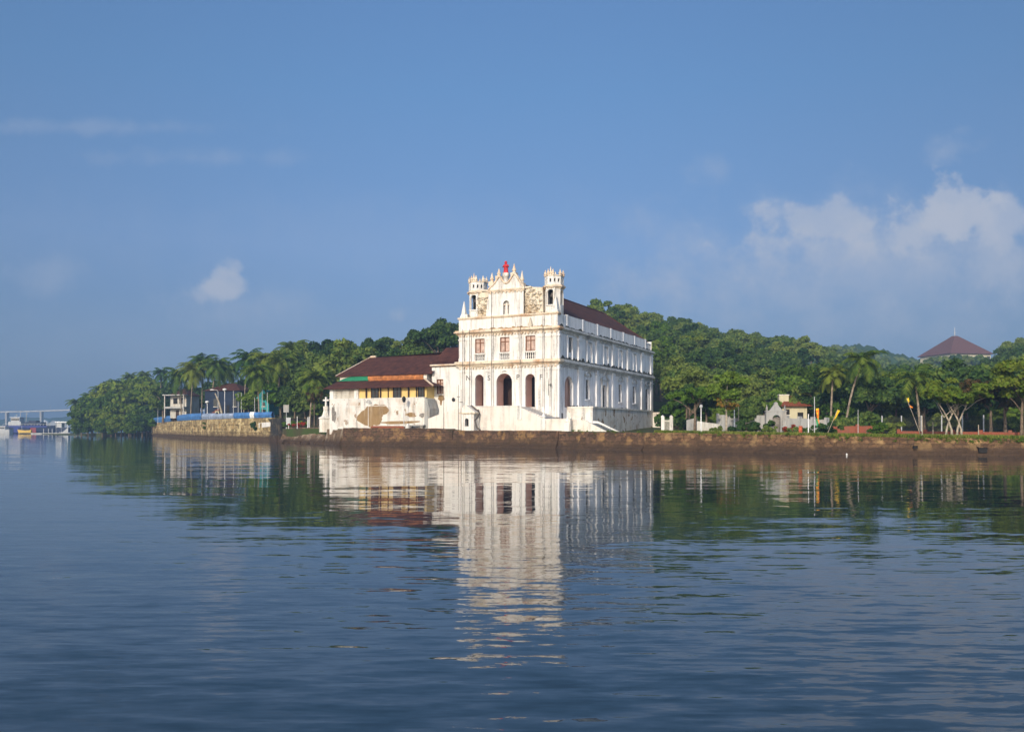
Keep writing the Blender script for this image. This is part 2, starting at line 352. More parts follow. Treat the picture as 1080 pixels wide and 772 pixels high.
def water_mat():
    m, t, b = newmat('river_water')
    b.inputs['Base Color'].default_value = (.012, .026, .036, 1); b.inputs['Roughness'].default_value = .03; b.inputs['IOR'].default_value = 1.333
    b.inputs['Specular IOR Level'].default_value = .72
    g = nd(t, 'ShaderNodeNewGeometry'); s = nd(t, 'ShaderNodeSeparateXYZ'); t.links.new(g.outputs['Position'], s.inputs[0])
    def slopes(sx, sy, rot, amp, detail=2, rough=.5, seed=0):
        mp = nd(t, 'ShaderNodeMapping'); mp.inputs['Rotation'].default_value = (0, 0, R(rot)); mp.inputs['Scale'].default_value = (sx, sy, 1); mp.inputs['Location'].default_value = (seed, seed*1.7, seed*.3)
        t.links.new(g.outputs['Position'], mp.inputs[0])
        n = noise(t, mp.outputs[0], 1.0, detail, rough, .3)
        v = nd(t, 'ShaderNodeVectorMath', operation='SUBTRACT'); t.links.new(n.outputs[1], v.inputs[0]); v.inputs[1].default_value = (.5, .5, .5)
        q = nd(t, 'ShaderNodeVectorMath', operation='MULTIPLY'); t.links.new(v.outputs[0], q.inputs[0]); q.inputs[1].default_value = (amp*.35, amp, 0)
        return q.outputs[0]
    def vadd(a, c):
        n = nd(t, 'ShaderNodeVectorMath', operation='ADD'); t.links.new(a, n.inputs[0]); t.links.new(c, n.inputs[1]); return n.outputs[0]
    def vscale(a, f):
        n = nd(t, 'ShaderNodeVectorMath', operation='SCALE'); t.links.new(a, n.inputs[0]); t.links.new(f, n.inputs[3]); return n.outputs[0]
    swell = slopes(.14, .85, 6, .045, 1, .5, 3)
    chop = slopes(.9, 4.6, -8, .50, 3, .55, 11)
    fine = slopes(2.4, 9, 10, .36, 3, .6, 23)
    patch = noise(t, g.outputs['Position'], .035, 3, .5).outputs[0]
    pf = ramp(t, patch, [(.35, .55), (.65, 1.0)])
    calm = nd(t, 'ShaderNodeMapRange', interpolation_type='SMOOTHSTEP'); t.links.new(s.outputs[1], calm.inputs[0]); calm.inputs[1].default_value = 4; calm.inputs[2].default_value = 22; calm.inputs[3].default_value = 1.0; calm.inputs[4].default_value = .14
    v = vadd(vscale(vscale(vadd(chop, fine), pf), calm.outputs[0]), swell)
    nz = nd(t, 'ShaderNodeVectorMath', operation='ADD'); t.links.new(v, nz.inputs[0]); nz.inputs[1].default_value = (0, 0, 1)
    nn = nd(t, 'ShaderNodeVectorMath', operation='NORMALIZE'); t.links.new(nz.outputs[0], nn.inputs[0])
    t.links.new(nn.outputs[0], b.inputs['Normal'])
    return m
M['water'] = water_mat()

# ------------------------------------------------------------------ setting: water, land, hills, haze
wm = MB(); wm.quad((-2000, -60, 0), (2000, -60, 0), (2000, 2400, 0), (-2000, 2400, 0))
tag(wm.build('water', M['water']), kind='structure')
def interp(tab, x):
    xs = [a for a, _ in tab]; ysv = [b for _, b in tab]
    return float(np.interp(x, xs, ysv))
QUAY = [(161, 305), (200, 212), (241, 183), (288, 166), (298, 160), (299, 148), (330, 140), (352, 132), (362, 122), (478, 114), (589, 101.5), (680, 91.7), (780, 84.5), (880, 77.6), (980, 75), (1080, 73.4), (1400, 70)]
def quayY(px): return interp([(40, 420), (78, 330), (100, 300), (150, 315)]+QUAY, px)
def topz(px):
    if px < 161: return interp([(40, .2), (78, .3), (130, .8), (160, 1.0)], px)
    if px < 298.05: return 4.3
    return interp([(298.1, 2.35), (352, 2.35), (362, 2.3), (478, 2.25), (478.1, 2.05), (589, 2.0), (680, 1.9), (880, 1.62), (1080, 1.42), (1400, 1.4)], px)
RIDGE = [(40, 446), (80, 430), (110, 412), (160, 440), (255, 440), (285, 395), (300, 366), (340, 358), (375, 361), (400, 350), (420, 356), (440, 345), (465, 337), (485, 330), (540, 330), (600, 320), (622, 317), (650, 315), (670, 324), (690, 332), (725, 330), (740, 342), (775, 344), (790, 351), (815, 349), (850, 357), (870, 364), (900, 372), (960, 384), (1040, 384), (1055, 366), (1070, 355), (1090, 350), (1400, 335)]
RY = 290.0
def RYF(px): return interp([(490, 225), (600, 285)], px)
def landz(px, Y):
    z0 = topz(px); q = quayY(px)
    ry = interp(RIDGE, px)
    RY = interp([(490, 225), (600, 285)], px)
    zr = max(z0, CH-(ry-HY)/F*RY-8.0)
    y0 = max(q+18, 135)
    t = (Y-y0)/(RY-y0)
    if t <= 0: return z0
    if t < 1: return z0+(zr-z0)*(t*t*(3-2*t)*.6+.4*t)
    return zr-(Y-RY)*.03
cols = sorted(set([44, 60, 78, 90, 110, 130, 150, 160.9, 161.1, 298.0, 298.1]+[q[0] for q in QUAY]+list(range(170, 1400, 14))))
gm = MB(); rows = [0, .004, .012, .03, .06, .1, .15, .2, .27, .34, .42, .5, .6, .7, .8, .9, 1.0]
gv = []
for px in cols:
    q = quayY(px)+.55
    gv.append(at(px, q, z=-1.5))
    for r in rows:
        Y = q+(430-q)*r
        gv.append(at(px, Y, z=landz(px, Y)+(.1 if r > 0 else 0)*0))
nr = len(rows)+1
gf = [(i*nr+j, (i+1)*nr+j, (i+1)*nr+j+1, i*nr+j+1) for i in range(len(cols)-1) for j in range(nr-1)]
gm.add(gv, gf, True)
tag(gm.build('ground', M['ground']), kind='structure')
def far_ridge(name, Y, depth, prof, mat, step=4, wob=1.0):
    mb = MB(); vs = []; n = 0
    pxs = np.arange(prof[0][0], prof[-1][0]+.1, step)
    rnd = random.Random(int(Y))
    for px in pxs:
        zt = CH-(interp(prof, px)-HY)/F*Y
        zt += (rnd.random()-.5)*wob
        for (dy, fz) in ((-depth, 0), (-depth*.6, .42), (-depth*.25, .8), (0, 1), (depth*.5, .85), (depth, 0)):
            vs.append(at(px, Y, z=0)+Vector((0, dy, max(-1, zt*fz+(rnd.random()-.5)*wob*(.6 if 0 < fz < 1 else 0)))))
        n += 1
    mb.add(vs, [(i*6+j, (i+1)*6+j, (i+1)*6+j+1, i*6+j+1) for i in range(n-1) for j in range(5)], True)
    return tag(mb.build(name, mat), kind='structure')
far_ridge('far_shore_hills', 1700, 120, [(-260, 446), (-100, 441), (0, 443), (20, 440), (50, 441), (80, 439), (110, 440), (200, 441), (300, 444)], M['far_hill'], 3, 2.0)
far_ridge('distant_hill', 640, 110, [(800, 380), (840, 372), (880, 366), (905, 364), (930, 369), (960, 377), (1000, 384), (1060, 386), (1200, 380)], M['far_hill'], 2, 3.5)
hz = MB(); hz.box(-2100, 2100, -80, 2500, -2.6, 105)
hm = bpy.data.materials.new('humid_air'); hm.use_nodes = True; ht = hm.node_tree; ht.nodes.clear()
pv_ = nd(ht, 'ShaderNodeVolumePrincipled'); pv_.inputs['Density'].default_value = .00055; pv_.inputs['Color'].default_value = (.32, .50, .77, 1); pv_.inputs['Anisotropy'].default_value = .0
ho = nd(ht, 'ShaderNodeOutputMaterial'); ht.links.new(pv_.outputs[0], ho.inputs['Volume'])
tag(hz.build('haze', hm), kind='stuff')

# ------------------------------------------------------------------ walls with openings
def wall(mb, p, a0, a1, z0, z1, ops=(), depth=.4, seg=10, back=None):
    """wall face a0..a1 x z0..z1 seen through p(a, z, d); ops = (a_left, a_right, z_low, z_high, arched)"""
    cur = a0
    for (xa, xb, za, zb, arch) in sorted(ops):
        if xa > cur: mb.quad(p(cur, z0, 0), p(xa, z0, 0), p(xa, z1, 0), p(cur, z1, 0))
        if za > z0: mb.quad(p(xa, z0, 0), p(xb, z0, 0), p(xb, za, 0), p(xa, za, 0))
        if arch:
            r = (xb-xa)/2; c = (xa+xb)/2; sp_ = zb-r
            arc = [(c-r*math.cos(math.pi*i/seg), sp_+r*math.sin(math.pi*i/seg)) for i in range(seg+1)]
            for i in range(seg):
                (u0, v0), (u1, v1) = arc[i], arc[i+1]
                mb.quad(p(u0, v0, 0), p(u1, v1, 0), p(u1, z1, 0), p(u0, z1, 0))
            outline = [(xa, za)]+arc+[(xb, za)]
        else:
            mb.quad(p(xa, zb, 0), p(xb, zb, 0), p(xb, z1, 0), p(xa, z1, 0))
            outline = [(xa, za), (xa, zb), (xb, zb), (xb, za)]
        n = len(outline)
        for i in range(n):
            (u0, v0), (u1, v1) = outline[i], outline[(i+1) % n]
            mb.quad(p(u0, v0, 0), p(u1, v1, 0), p(u1, v1, depth), p(u0, v0, depth))
        if back is not None: back.add([p(u, v, depth) for u, v in outline], [tuple(range(n))])
        cur = xb
    if a1 > cur: mb.quad(p(cur, z0, 0), p(a1, z0, 0), p(a1, z1, 0), p(cur, z1, 0))
def pbox(mb, p, a0, a1, z0, z1, d0, d1):
    """box between two wall points, d0..d1 from the face (negative = proud)"""
    vs = [p(a0,z0,d0),p(a1,z0,d0),p(a1,z0,d1),p(a0,z0,d1),p(a0,z1,d0),p(a1,z1,d0),p(a1,z1,d1),p(a0,z1,d1)]
    mb.add(vs, [(3,2,1,0),(4,5,6,7),(0,1,5,4),(1,2,6,5),(2,3,7,6),(3,0,4,7)])
PF = lambda a, z, d: (a, d, z)                 # the facade plane
PS = lambda a, z, d: (-d, a, z)                # the side wall plane
FIN = [(.26, 0), (.26, .12), (.17, .16), (.17, .3), (.27, .38), (.27, .46), (.20, .62), (.12, 1.0), (.05, 1.35), (.02, 1.5)]
BAL = [(.09, 0), (.09, .08), (.05, .14), (.10, .36), (.06, .62), (.05, .78), (.09, .86), (.09, .95)]
def scaled(prof, sr, sz): return [(r*sr, z*sz) for r, z in prof]

# ------------------------------------------------------------------ church
ch = thing('church', 'tall white baroque riverside church with two crenellated belfries and dark tiled roof', 'church', C0, FROT)
W0 = FX(484.5, 400)[0]; DL = 42.5
zM0, zM1 = 10.85, 11.6; zU0, zU1 = 15.3, 15.9; zA = 17.65; zG = 1.9; zP = 5.2
fx = lambda px, d=0: FX(px, 400, d)[0]
def frect(x0, y0, x1, y1, d=0):
    a0, zt0 = FX(x0, y0, d); a1, zb1 = FX(x1, y1, d); zt1 = FX(x1, y0, d)[1]; zb0 = FX(x0, y1, d)[1]
    return a0, a1, (zb0+zb1)/2, (zt0+zt1)/2
# lower storey with the three porch arches
arches = []
for (x0, y0, x1, y1) in ((501, 395, 510, 429), (523.5, 393.7, 540, 429), (554, 394.3, 564.2, 429)):
    a0, a1, zb, zt = frect(x0, y0, x1, y1); arches.append((a0, a1, zP+.02, zt, True))
fw = MB(); wall(fw, PF, W0, 0, zG, zM0, arches, .25, 16)
wins = []
for (x0, y0, x1, y1) in ((501, 357.3, 511, 372.3), (527.3, 355.6, 537.3, 371), (554.2, 354, 564.6, 369.8)):
    wins.append((*frect(x0, y0, x1, y1), False))
zs = min(q[2] for q in wins)-.02
bals = [(q[0]-.05, q[1]+.05, zM1+.12, zs-.18, False) for q in wins]
backs = MB()
wall(fw, PF, W0, 0, zM1, zs, bals, .3, back=None)
for i in range(3): wins[i] = (wins[i][0], wins[i][1], zs+.0, wins[i][3], False)
wall(fw, PF, W0, 0, zs, zU0, wins, .3)
wall(fw, PF, W0+.15, 0, zU1, zA, [], .3)
fw.quad((W0, 0, zG), (W0, DL, zG), (W0, DL, zA), (W0, 0, zA))
fw.quad((W0, DL, zG), (0, DL, zG), (0, DL, zA), (W0, DL, zA))
fw.build('facade_wall', M['white'], ch)
def reveals(mb, p, op, d0, d1, seg=14):
    xa, xb, za, zb, _ = op; r = (xb-xa)/2; c = (xa+xb)/2
    o = [(xa, za)]+[(c-r*math.cos(math.pi*i/seg), zb-r+r*math.sin(math.pi*i/seg)) for i in range(seg+1)]+[(xb, za)]
    for (u0, v0), (u1, v1) in zip(o[:-1], o[1:]): mb.quad(p(u0, v0, d0), p(u1, v1, d0), p(u1, v1, d1), p(u0, v0, d1))
pi_ = MB()
for q in arches: reveals(pi_, PF, q, .25, 2.1)
pi_.build('arch_soffit', M['pink'], ch)
pi_ = MB()                                                # the porch room behind the arches
for (y, z0, z1) in ((4.2, zP, zM0-.1),):
    pi_.quad((W0+.3, y, z0), (-.3, y, z0), (-.3, y, z1), (W0+.3, y, z1))
    for i, (u0, u1) in enumerate(((W0+.3, arches[0][0]), (arches[0][1], arches[1][0]), (arches[1][1], arches[2][0]), (arches[2][1], -.3))): pi_.quad((u0, 2.1, z0), (u1, 2.1, z0), (u1, 2.1, z1), (u0, 2.1, z1))
    pi_.quad((W0, .5, z1), (0, .5, z1), (0, y, z1), (W0, y, z1)); pi_.quad((W0, 0.02, zP), (0, 0.02, zP), (0, y, zP), (W0, y, zP))
pi_.build('porch_interior', M['pink'], ch)
c = (arches[1][0]+arches[1][1])/2
dd = MB(); dd.box(arches[1][0]-.9, arches[1][0]+.7, 4.05, 4.19, zP, zP+4.2); dd.build('door', M['dark_wood'], ch)
dd = MB(); c3 = (arches[2][0]+arches[2][1])/2; dd.box(arches[2][0]-1.0, arches[2][0]-.2, 4.05, 4.19, zP, zP+4.3); dd.build('door', M['dark'], ch)
for q in bals: MB().box(q[0], q[1], .25, .3, q[2], q[3]).build('balcony_recess', M['dark'], ch)
for q in bals:
    b = MB(); n = 5
    for k in range(n): b.lathe(scaled(BAL, 1.15, (q[3]-q[2])/.95), (q[0]+(k+.5)*(q[1]-q[0])/n, .1, q[2]), 8)
    b.box(q[0]-.1, q[1]+.1, -.08, .2, q[3]+.003, q[3]+.13)
    b.build('balustrade', M['white'], ch)
for i, q in enumerate(wins):
    fr = MB(); a0, a1, z0, z1 = q[:4]; t = .11
    pbox(fr, PF, a0, a0+t, z0, z1, .12, .24); pbox(fr, PF, a1-t, a1, z0, z1, .12, .24)
    pbox(fr, PF, a0+t, a1-t, z1-t, z1, .12, .24); pbox(fr, PF, a0+t, a1-t, z0, z0+t, .12, .24)
    m_ = (a0+a1)/2; zt = z0+(z1-z0)*.70
    pbox(fr, PF, m_-.06, m_+.06, z0+t, z1-t, .10, .235); pbox(fr, PF, a0+t, a1-t, zt-.05, zt+.05, .11, .23)
    fo = fr.build('window', M['brown_wood'], ch)
    pn = MB(); pbox(pn, PF, a0+.03, a1-.03, z0+.03, z1-.03, .19, .22); pn.build('pane', M['pane'], fo)
# side wall
zS0 = zG
def srect(x0, y0, x1, y1, a=0):
    d0, zt0 = SX(x0, y0, a); d1, zb1 = SX(x1, y1, a); return d0, d1, zb1, zt0
sd_ = lambda px: SX(px, 400)[0]
sa = srect(595.6, 396, 604.6, 431); side_arch = (sa[0], sa[1], zP, sa[3], True)
lows = [side_arch]
dr = srect(635, 405.6, 640, 431); lows.append((dr[0], dr[1], zP, dr[3], True))
lwin = []
for (x0, x1) in ((618, 621.6), (652.6, 655.6), (667.5, 670.4)):
    d0, d1 = sd_(x0), sd_(x1); lwin.append((d0, d1, 6.55, 9.35, False))
d0, d1 = sd_(681), sd_(684); lwin.append((d0, d1, 5.6, 9.2, False))
sw = MB(); wall(sw, PS, 0, DL, zG, zM0, lows+lwin, .5, 14)
uw = []
for (x0, x1) in ((599.2, 603.3), (619.5, 624), (637, 641), (652.8, 656), (668, 671)):
    uw.append((sd_(x0), sd_(x1), 12.7, 14.75, False))
wall(sw, PS, 0, DL, zM1, zU0, uw, .22)
sw.quad(PS(0, zU1, 0), PS(DL-3, zU1, 0), PS(DL-3, zA, 0), PS(0, zA, 0))
sw.build('side_wall', M['white_side'], ch)
a_ = MB(); d0, d1, z0, z1 = side_arch[:4]
a_.quad((-2.5, d0-.6, z0), (-2.5, d1+.6, z0), (-2.5, d1+.6, z1+.4), (-2.5, d0-.6, z1+.4)); a_.quad((-2.5, d1+.6, z0), (-.5, d1+.6, z0), (-.5, d1+.6, z1+.4), (-2.5, d1+.6, z1+.4)); a_.quad((-.5, d0-.3, z1+.4), (-.5, d1+.6, z1+.4), (-2.5, d1+.6, z1+.4), (-2.5, d0-.3, z1+.4))
a_.build('side_porch', M['pink'], ch)
x = MB(); x.box(-.52, -.45, dr[0]-.1, dr[1]+.1, zP, dr[3]+.1); x.build('door', M['dark'], ch)
for i, q in enumerate(lwin):
    g_ = MB(); pbox(g_, PS, q[0]-.02, q[1]+.02, q[2]-.02, q[3]+.02, .30, .34)
    go = g_.build('window', M['glass'] if i < 3 else M['grey_pane'], ch)
    f_ = MB(); m_ = (q[0]+q[1])/2
    pbox(f_, PS, m_-.05, m_+.05, q[2], q[3], .22, .29)
    for k in (.33, .66): pbox(f_, PS, q[0], q[1], q[2]+(q[3]-q[2])*k-.03, q[2]+(q[3]-q[2])*k+.03, .23, .285)
    f_.build('frame', M['dark_wood'], go)
    s_ = MB(); pbox(s_, PS, q[0]-.35, q[1]+.35, q[2]-.2, q[2]-.05, -.16, 0.1); s_.build('sill', M['white_side'], go)
    # baroque hood of two scrolls over each opening
    h_ = MB(); c_ = m_; zt = q[3]+.55
    for sgn in (-1, 1):
        pts = [PS(c_+sgn*(1.05*math.cos(u)), zt+.62*math.sin(u), -.1) for u in np.linspace(0, math.pi*.5, 7)]
        h_.tube(pts, .11, 6)
        h_.tube([PS(c_+sgn*(1.05+.2*math.cos(u)), zt+.1+.2*math.sin(u), -.1) for u in np.linspace(0, 2*math.pi, 9)], .07, 5)
    pbox(h_, PS, c_-.95, c_+.95, zt-.12, zt+.02, -.14, .05)
    h_.build('window_hood', M['side_cornice'], go)
c_ = (dr[0]+dr[1])/2; h_ = MB(); zt = dr[3]+.75
for sgn in (-1, 1):
    h_.tube([PS(c_+sgn*1.7, zt, -.12), PS(c_+sgn*1.1, zt+.25, -.12), PS(c_, zt+1.15, -.12)], .13, 6)
    pbox(h_, PS, c_+sgn*1.35-.16, c_+sgn*1.35+.16, zP, zt-.1, -.18, .05)
pbox(h_, PS, c_-1.8, c_+1.8, zt-.15, zt+.02, -.2, .05)
h_.build('doorway_surround', M['side_cornice'], ch)
for i, q in enumerate(uw):
    bkm = MB(); pbox(bkm, PS, q[0]-.02, q[1]+.02, q[2]-.02, q[3]+.02, .16, .2)
    wo_ = bkm.build('window' if i == 0 else 'blind_window', M['grey_pane'] if i == 0 else M['white_side'], ch)
    tr = MB(); t = .17
    pbox(tr, PS, q[0]-t-.12, q[0], q[2]-.9, q[3]+.003, -.11, .1); pbox(tr, PS, q[1], q[1]+t+.12, q[2]-.9, q[3]+.003, -.11, .1)
    pbox(tr, PS, q[0]-t-.2, q[1]+t+.2, q[3]+.006, q[3]+.2, -.16, .1)
    tr.build('surround', M['white_side'], wo_)
# pilasters
for (x0, x1) in ((484.5, 489.6), (491.6, 497.2), (513.2, 520.4), (542.6, 550), (568, 574.4), (576, 581.6), (583.2, 587.4)):
    a0, a1 = fx(x0), fx(x1)
    for (z0, z1) in ((zG+1.2, zM0), (zM1, zU0), (zU1, zA-.25)):
        m_ = MB(); m_.box(a0, a1, -.13, .05, z0, z1)
        if z1 != zA-.25:
            m_.box(a0-.07, a1+.07, -.21, .06, z1-.75, z1-.55); m_.box(a0-.04, a1+.04, -.17, .055, z0, z0+.45); m_.box(a0-.05, a1+.05, -.18, .058, z1-.14, z1)
        m_.build('pilaster', M['white'], ch)
for (x0, x1) in ((588.2, 590.6), (609, 612.4), (628, 630.4), (645, 647.4), (661, 663.4), (675.6, 677.6), (685.5, 687.5)):
    d0, d1 = sd_(x0), sd_(x1)
    for (z0, z1) in ((zG+.8, zM0), (zM1, zU0)):
        m_ = MB(); pbox(m_, PS, d0, d1, z0, z1, -.22, .05); pbox(m_, PS, d0-.1, d1+.1, z1-.7, z1-.5, -.32, .06)
        pbox(m_, PS, d0-.06, d1+.06, z1-.16, z1, -.28, .055)
        m_.build('pilaster', M['white_side'], ch)
# cornices: stepped slabs round the whole block; dentils below
ty0_ = 4.0
def cornice(z0, z1, proj, depth_end, mat):
    n = 4; m_ = MB(); sdm = MB()
    for k, (f0, f1, pr) in enumerate(((0, .22, .35), (.22, .45, .6), (.45, .72, 1.0), (.72, 1.0, .8))):
        p_ = proj*pr
        m_.box(W0-p_, p_, -p_, .9, z0+(z1-z0)*f0+.002*k, z0+(z1-z0)*f1)
        if depth_end > 5: sdm.box(W0-p_, p_-.003, .903, depth_end+p_*.5, z0+(z1-z0)*f0+.002*k, z0+(z1-z0)*f1)
    if depth_end > 5: sdm.build('side_cornice', M['side_cornice'], ch)
    return m_.build('cornice', mat, ch)
cornice(zM0, zM1, .62, DL, M['cornice']); cornice(zU0, zU1, .6, DL, M['cornice'])
cornice(zA-.22, zA+.12, .22, 2.5, M['cornice'])
for z in (zM0-.28, zU0-.22):
    m_ = MB(); n = 30
    for k in range(n): a = W0+(k+.5)*(-W0)/n; m_.box(a-.12, a+.12, -.26, .02, z, z+.2)
    m_.build('dentil_row', M['cornice'], ch)
    m_ = MB(); n = 70
    for k in range(n): a = (k+.5)*DL/n; m_.box(-.02, .24, a-.14, a+.14, z+.05, z+.2)
    m_.build('dentil_row', M['side_cornice'], ch)
def ragged_strip(name, p, a0, a1, z, h, d, mat, seed, n=90):
    rn = random.Random(seed); m_ = MB(); vs = []
    for i in range(n+1):
        a = a0+(a1-a0)*i/n; hh = h*(.25+1.1*rn.random()**2)
        vs += [p(a, z, d), p(a, z+hh, d), p(a, z+hh*.6, d+.12), p(a, z, d+.2)]
    m_.add(vs, [(i*4+j, (i+1)*4+j, (i+1)*4+j+1, i*4+j+1) for i in range(n) for j in range(3)]); return m_.build(name, mat, ch)
M['mould'] = simple('black_mould', (.07, .07, .055), 1, .4, 4)
ragged_strip('mould_line', PS, .5, DL-.3, zM1+.005, .5, -.3, M['mould'], 1); ragged_strip('mould_line', PS, .5, DL-.3, zU1+.005, .28, -.3, M['mould'], 2)
ragged_strip('mould_line', PS, ty0_, DL-.3, zP+.1, .3, -.08, M['mould'], 3)
ragged_strip('weed_line', PF, W0+2.2, -1, zU1+.005, .22, -.3, M['bare'], 4, 60)
# drainpipes and lightning wires down the facade
for (px, y0, y1) in ((497.9, 348, 428), (520.9, 308, 455), (550.9, 334, 455), (574.9, 334, 430), (582.4, 384, 441), (490.6, 348, 450)):
    a = fx(px); zt = FX(px, y0)[1]; zb = max(zP, FX(px, y1)[1])
    m_ = MB(); m_.tube([(a, -.72, zb), (a, -.72, zt)], .035, 5); m_.build('conduit', M['wire'], ch)
# painted initials
def text_mesh(s, size):
    cu = bpy.data.curves.new('text', 'FONT'); cu.body = s; cu.size = size; cu.extrude = .012; cu.align_x = 'CENTER'; cu.align_y = 'CENTER'
    o = bpy.data.objects.new('text', cu); COL.objects.link(o)
    bpy.context.view_layer.update()
    me = bpy.data.meshes.new_from_object(o.evaluated_get(bpy.context.evaluated_depsgraph_get()))
    bpy.data.objects.remove(o); bpy.data.curves.remove(cu); return me
for (s, px, py) in (('N', 494.4, 399), ('S', 516.2, 399), ('P', 546.6, 398), ('F', 571, 398)):
    a, z = FX(px, py); me = text_mesh(s, .98); me.materials.append(M['letter'])
    o = bpy.data.objects.new('letter', me); COL.objects.link(o); o.parent = ch; o.location = (a, -.15, z); o.rotation_euler = (R(90), 0, 0)
a, z = FX(532, 391.6); m_ = MB(); m_.prism([(-.42, -.1), (-.2, .02), (0, .06), (.2, .02), (.42, -.1), (.2, -.06), (0, -.03), (-.2, -.06)], lambda u, v: (a+u, -.08, z+v), lambda u, v: (a+u, .03, z+v)); m_.build('date_plaque', M['letter'], ch)
# wall lamp bracket at the right of the facade
a, z = FX(579, 406); m_ = MB(); m_.tube([(a, -.1, z+.9), (a, -.2, z-1.4)], .035, 5); m_.tube([(a, -.2, z), (a+.5, -.5, z+.1)], .035, 5); m_.tube([(a+.5, -.5, z+.1), (a+.5, -.5, z-.25)], .07, 6); m_.build('wall_lamp', M['iron'], ch)
# gable
def poly_px(pts, d): return [FX(x, y, d) for x, y in pts]
gd = .25
gb = [(512.5, 334.5), (513.6, 322), (515.3, 310), (515.3, 305), (517.5, 303), (520.5, 300), (523, 296.8), (525, 293.4), (526.8, 291.6), (528.6, 293), (530, 295.8), (531.6, 298), (533.2, 298.9), (535, 298.4), (536.8, 296.8), (538.6, 293.8), (540.6, 290.4), (542.6, 288.8), (544.6, 290.4), (547, 294.4), (549.6, 298.6), (551.6, 301.6), (552.2, 303.5), (552.2, 332)]
P = poly_px(gb, gd); P[0] = (P[0][0], zA); P[-1] = (P[-1][0], zA)
na0, na1, nz0, nz1 = frect(530.6, 317, 537, 332, gd)
nz0 = zA+.25
zc = FX(533, 305, gd)[1]
gm_ = MB(); pz = lambda a, z, d: (a, gd+d, z)
xl, xr = FX(515.3, 305, gd)[0], P[-1][0]
wall(gm_, pz, xl, xr, zA, zc, [(na0, na1, nz0, nz1, True)], .4, 12)
gm_.box(xl, xr, gd+.55, gd+1.1, zA, zc)
gm_.prism([P[0], P[1], P[2], P[3], (P[3][0]+.003, zA)], lambda u, v: (u, gd, v), lambda u, v: (u, gd+1.1, v))
top = [p for p in P[3:-1]]
gm_.prism([(xl, zc)]+top[1:]+[(xr, zc)], lambda u, v: (u, gd, v), lambda u, v: (u, gd+1.0, v))
ga = gm_.build('gable', M['white'], ch)
mm = MB(); mm.tube([(u, gd-.02, v) for u, v in top], .16, 6); mm.build('gable_moulding', M['cornice'], ga)
mm = MB(); mm.box(xl-.2, xr+.2, gd-.25, gd+.1, zc-.18, zc+.02); mm.box(xl-.1, xr+.1, gd-.15, gd+.1, zc-.34, zc-.182)
for k in range(9): a = xl+.35+k*(xr-xl-.7)/8; mm.box(a-.12, a+.12, gd-.13, gd+.05, zc-.52, zc-.345)
mm.build('gable_cornice', M['cornice'], ga)
mm = MB(); mm.box(na0-.02, na1+.02, gd+.38, gd+.42, nz0-.02, nz1+.02); no = mm.build('niche', M['grey_plaster'], ga)
mm = MB(); c = (na0+na1)/2; mm.lathe([(.26, 0), (.24, .5), (.2, .9), (.22, 1.15), (.1, 1.3), (.13, 1.42), (.02, 1.6)], (c, gd+.2, nz0), 10); mm.build('niche_figure', M['base_white'], no)
mm = MB(); mm.box(c-.06, c+.06, gd+.12, gd+.2, nz1-.75, nz1-.65); mm.box(na0, na1, gd+.1, gd+.3, nz1-.62, nz1-.5); mm.build('niche_bar', M['cornice'], no)
for px in (520.9,):
    pass
def fin(px, ytop, ybase, d, w_=1.0, parent=ch, mat='cornice', seg=8):
    a, z0 = FX(px, ybase, d); z1 = FX(px, ytop, d)[1]
    m_ = MB(); m_.lathe(scaled(FIN, w_*(1.0), (z1-z0)/1.5), (a, d, z0), seg, True); m_.box(a-.32*w_, a+.32*w_, d-.32*w_, d+.32*w_, z0-.6, z0+.02); m_.build('pinnacle', M[mat], parent)
fin(519, 287.6, 297.5, .75, 1.2, ga); fin(526.3, 283.2, 291.5, .75, 1.2, ga); fin(542.3, 278, 288, .75, 1.2, ga); fin(550.6, 285.5, 299, .75, 1.2, ga)
# statue pedestal in the dip of the gable
sa_, sz = FX(533.6, 299, .75); sz1 = FX(533.6, 288.2, .75)[1]
mm = MB(); mm.lathe([(.55, 0), (.55, .15), (.42, .2), (.40, sz1-sz-.25), (.52, sz1-sz-.18), (.52, sz1-sz)], (sa_, .75, sz-.3), 10); mm.lathe([(.5, -.1), (.5, .3)], (sa_, .75, sz1-.3), 10); mm.build('statue_pedestal', M['white'], ga)
st = thing('statue', 'red robed statue standing on the top of the church gable', 'statue', Lw(sa_, .75, sz1), FROT)
sh = FX(533.6, 276.4, .75)[1]-sz1
mm = MB(); k = sh/1.5; wk = 1.35
mm.lathe([(r*k*wk, z*k) for r, z in [(.30, 0), (.31, .06), (.25, .14), (.23, .4), (.22, .65), (.235, .9), (.28, 1.02), (.25, 1.12), (.12, 1.19), (.09, 1.23)]], (0, 0, 0), 14, True, 0, .8)
mm.lathe([(r*k*wk, z*k) for r, z in [(.08, 1.2), (.13, 1.27), (.15, 1.36), (.12, 1.46), (.04, 1.52)]], (0, -.02, 0), 12)
for sgn in (-1, 1): mm.tube([(sgn*.33*k, 0, 1.05*k), (sgn*.44*k, -.06*k, .82*k), (sgn*.12*k, -.36*k, .86*k)], [.09*k, .085*k, .05*k], 8)
mm.build('robed_figure', M['red_paint'], st)
mm = MB(); mm.lathe([(r*k, z*k) for r, z in [(.15, 1.43), (.16, 1.5), (.19, 1.58), (.13, 1.56), (.02, 1.56)]], (0, -.02, 0), 8); mm.build('crown', M['red_paint'], st)
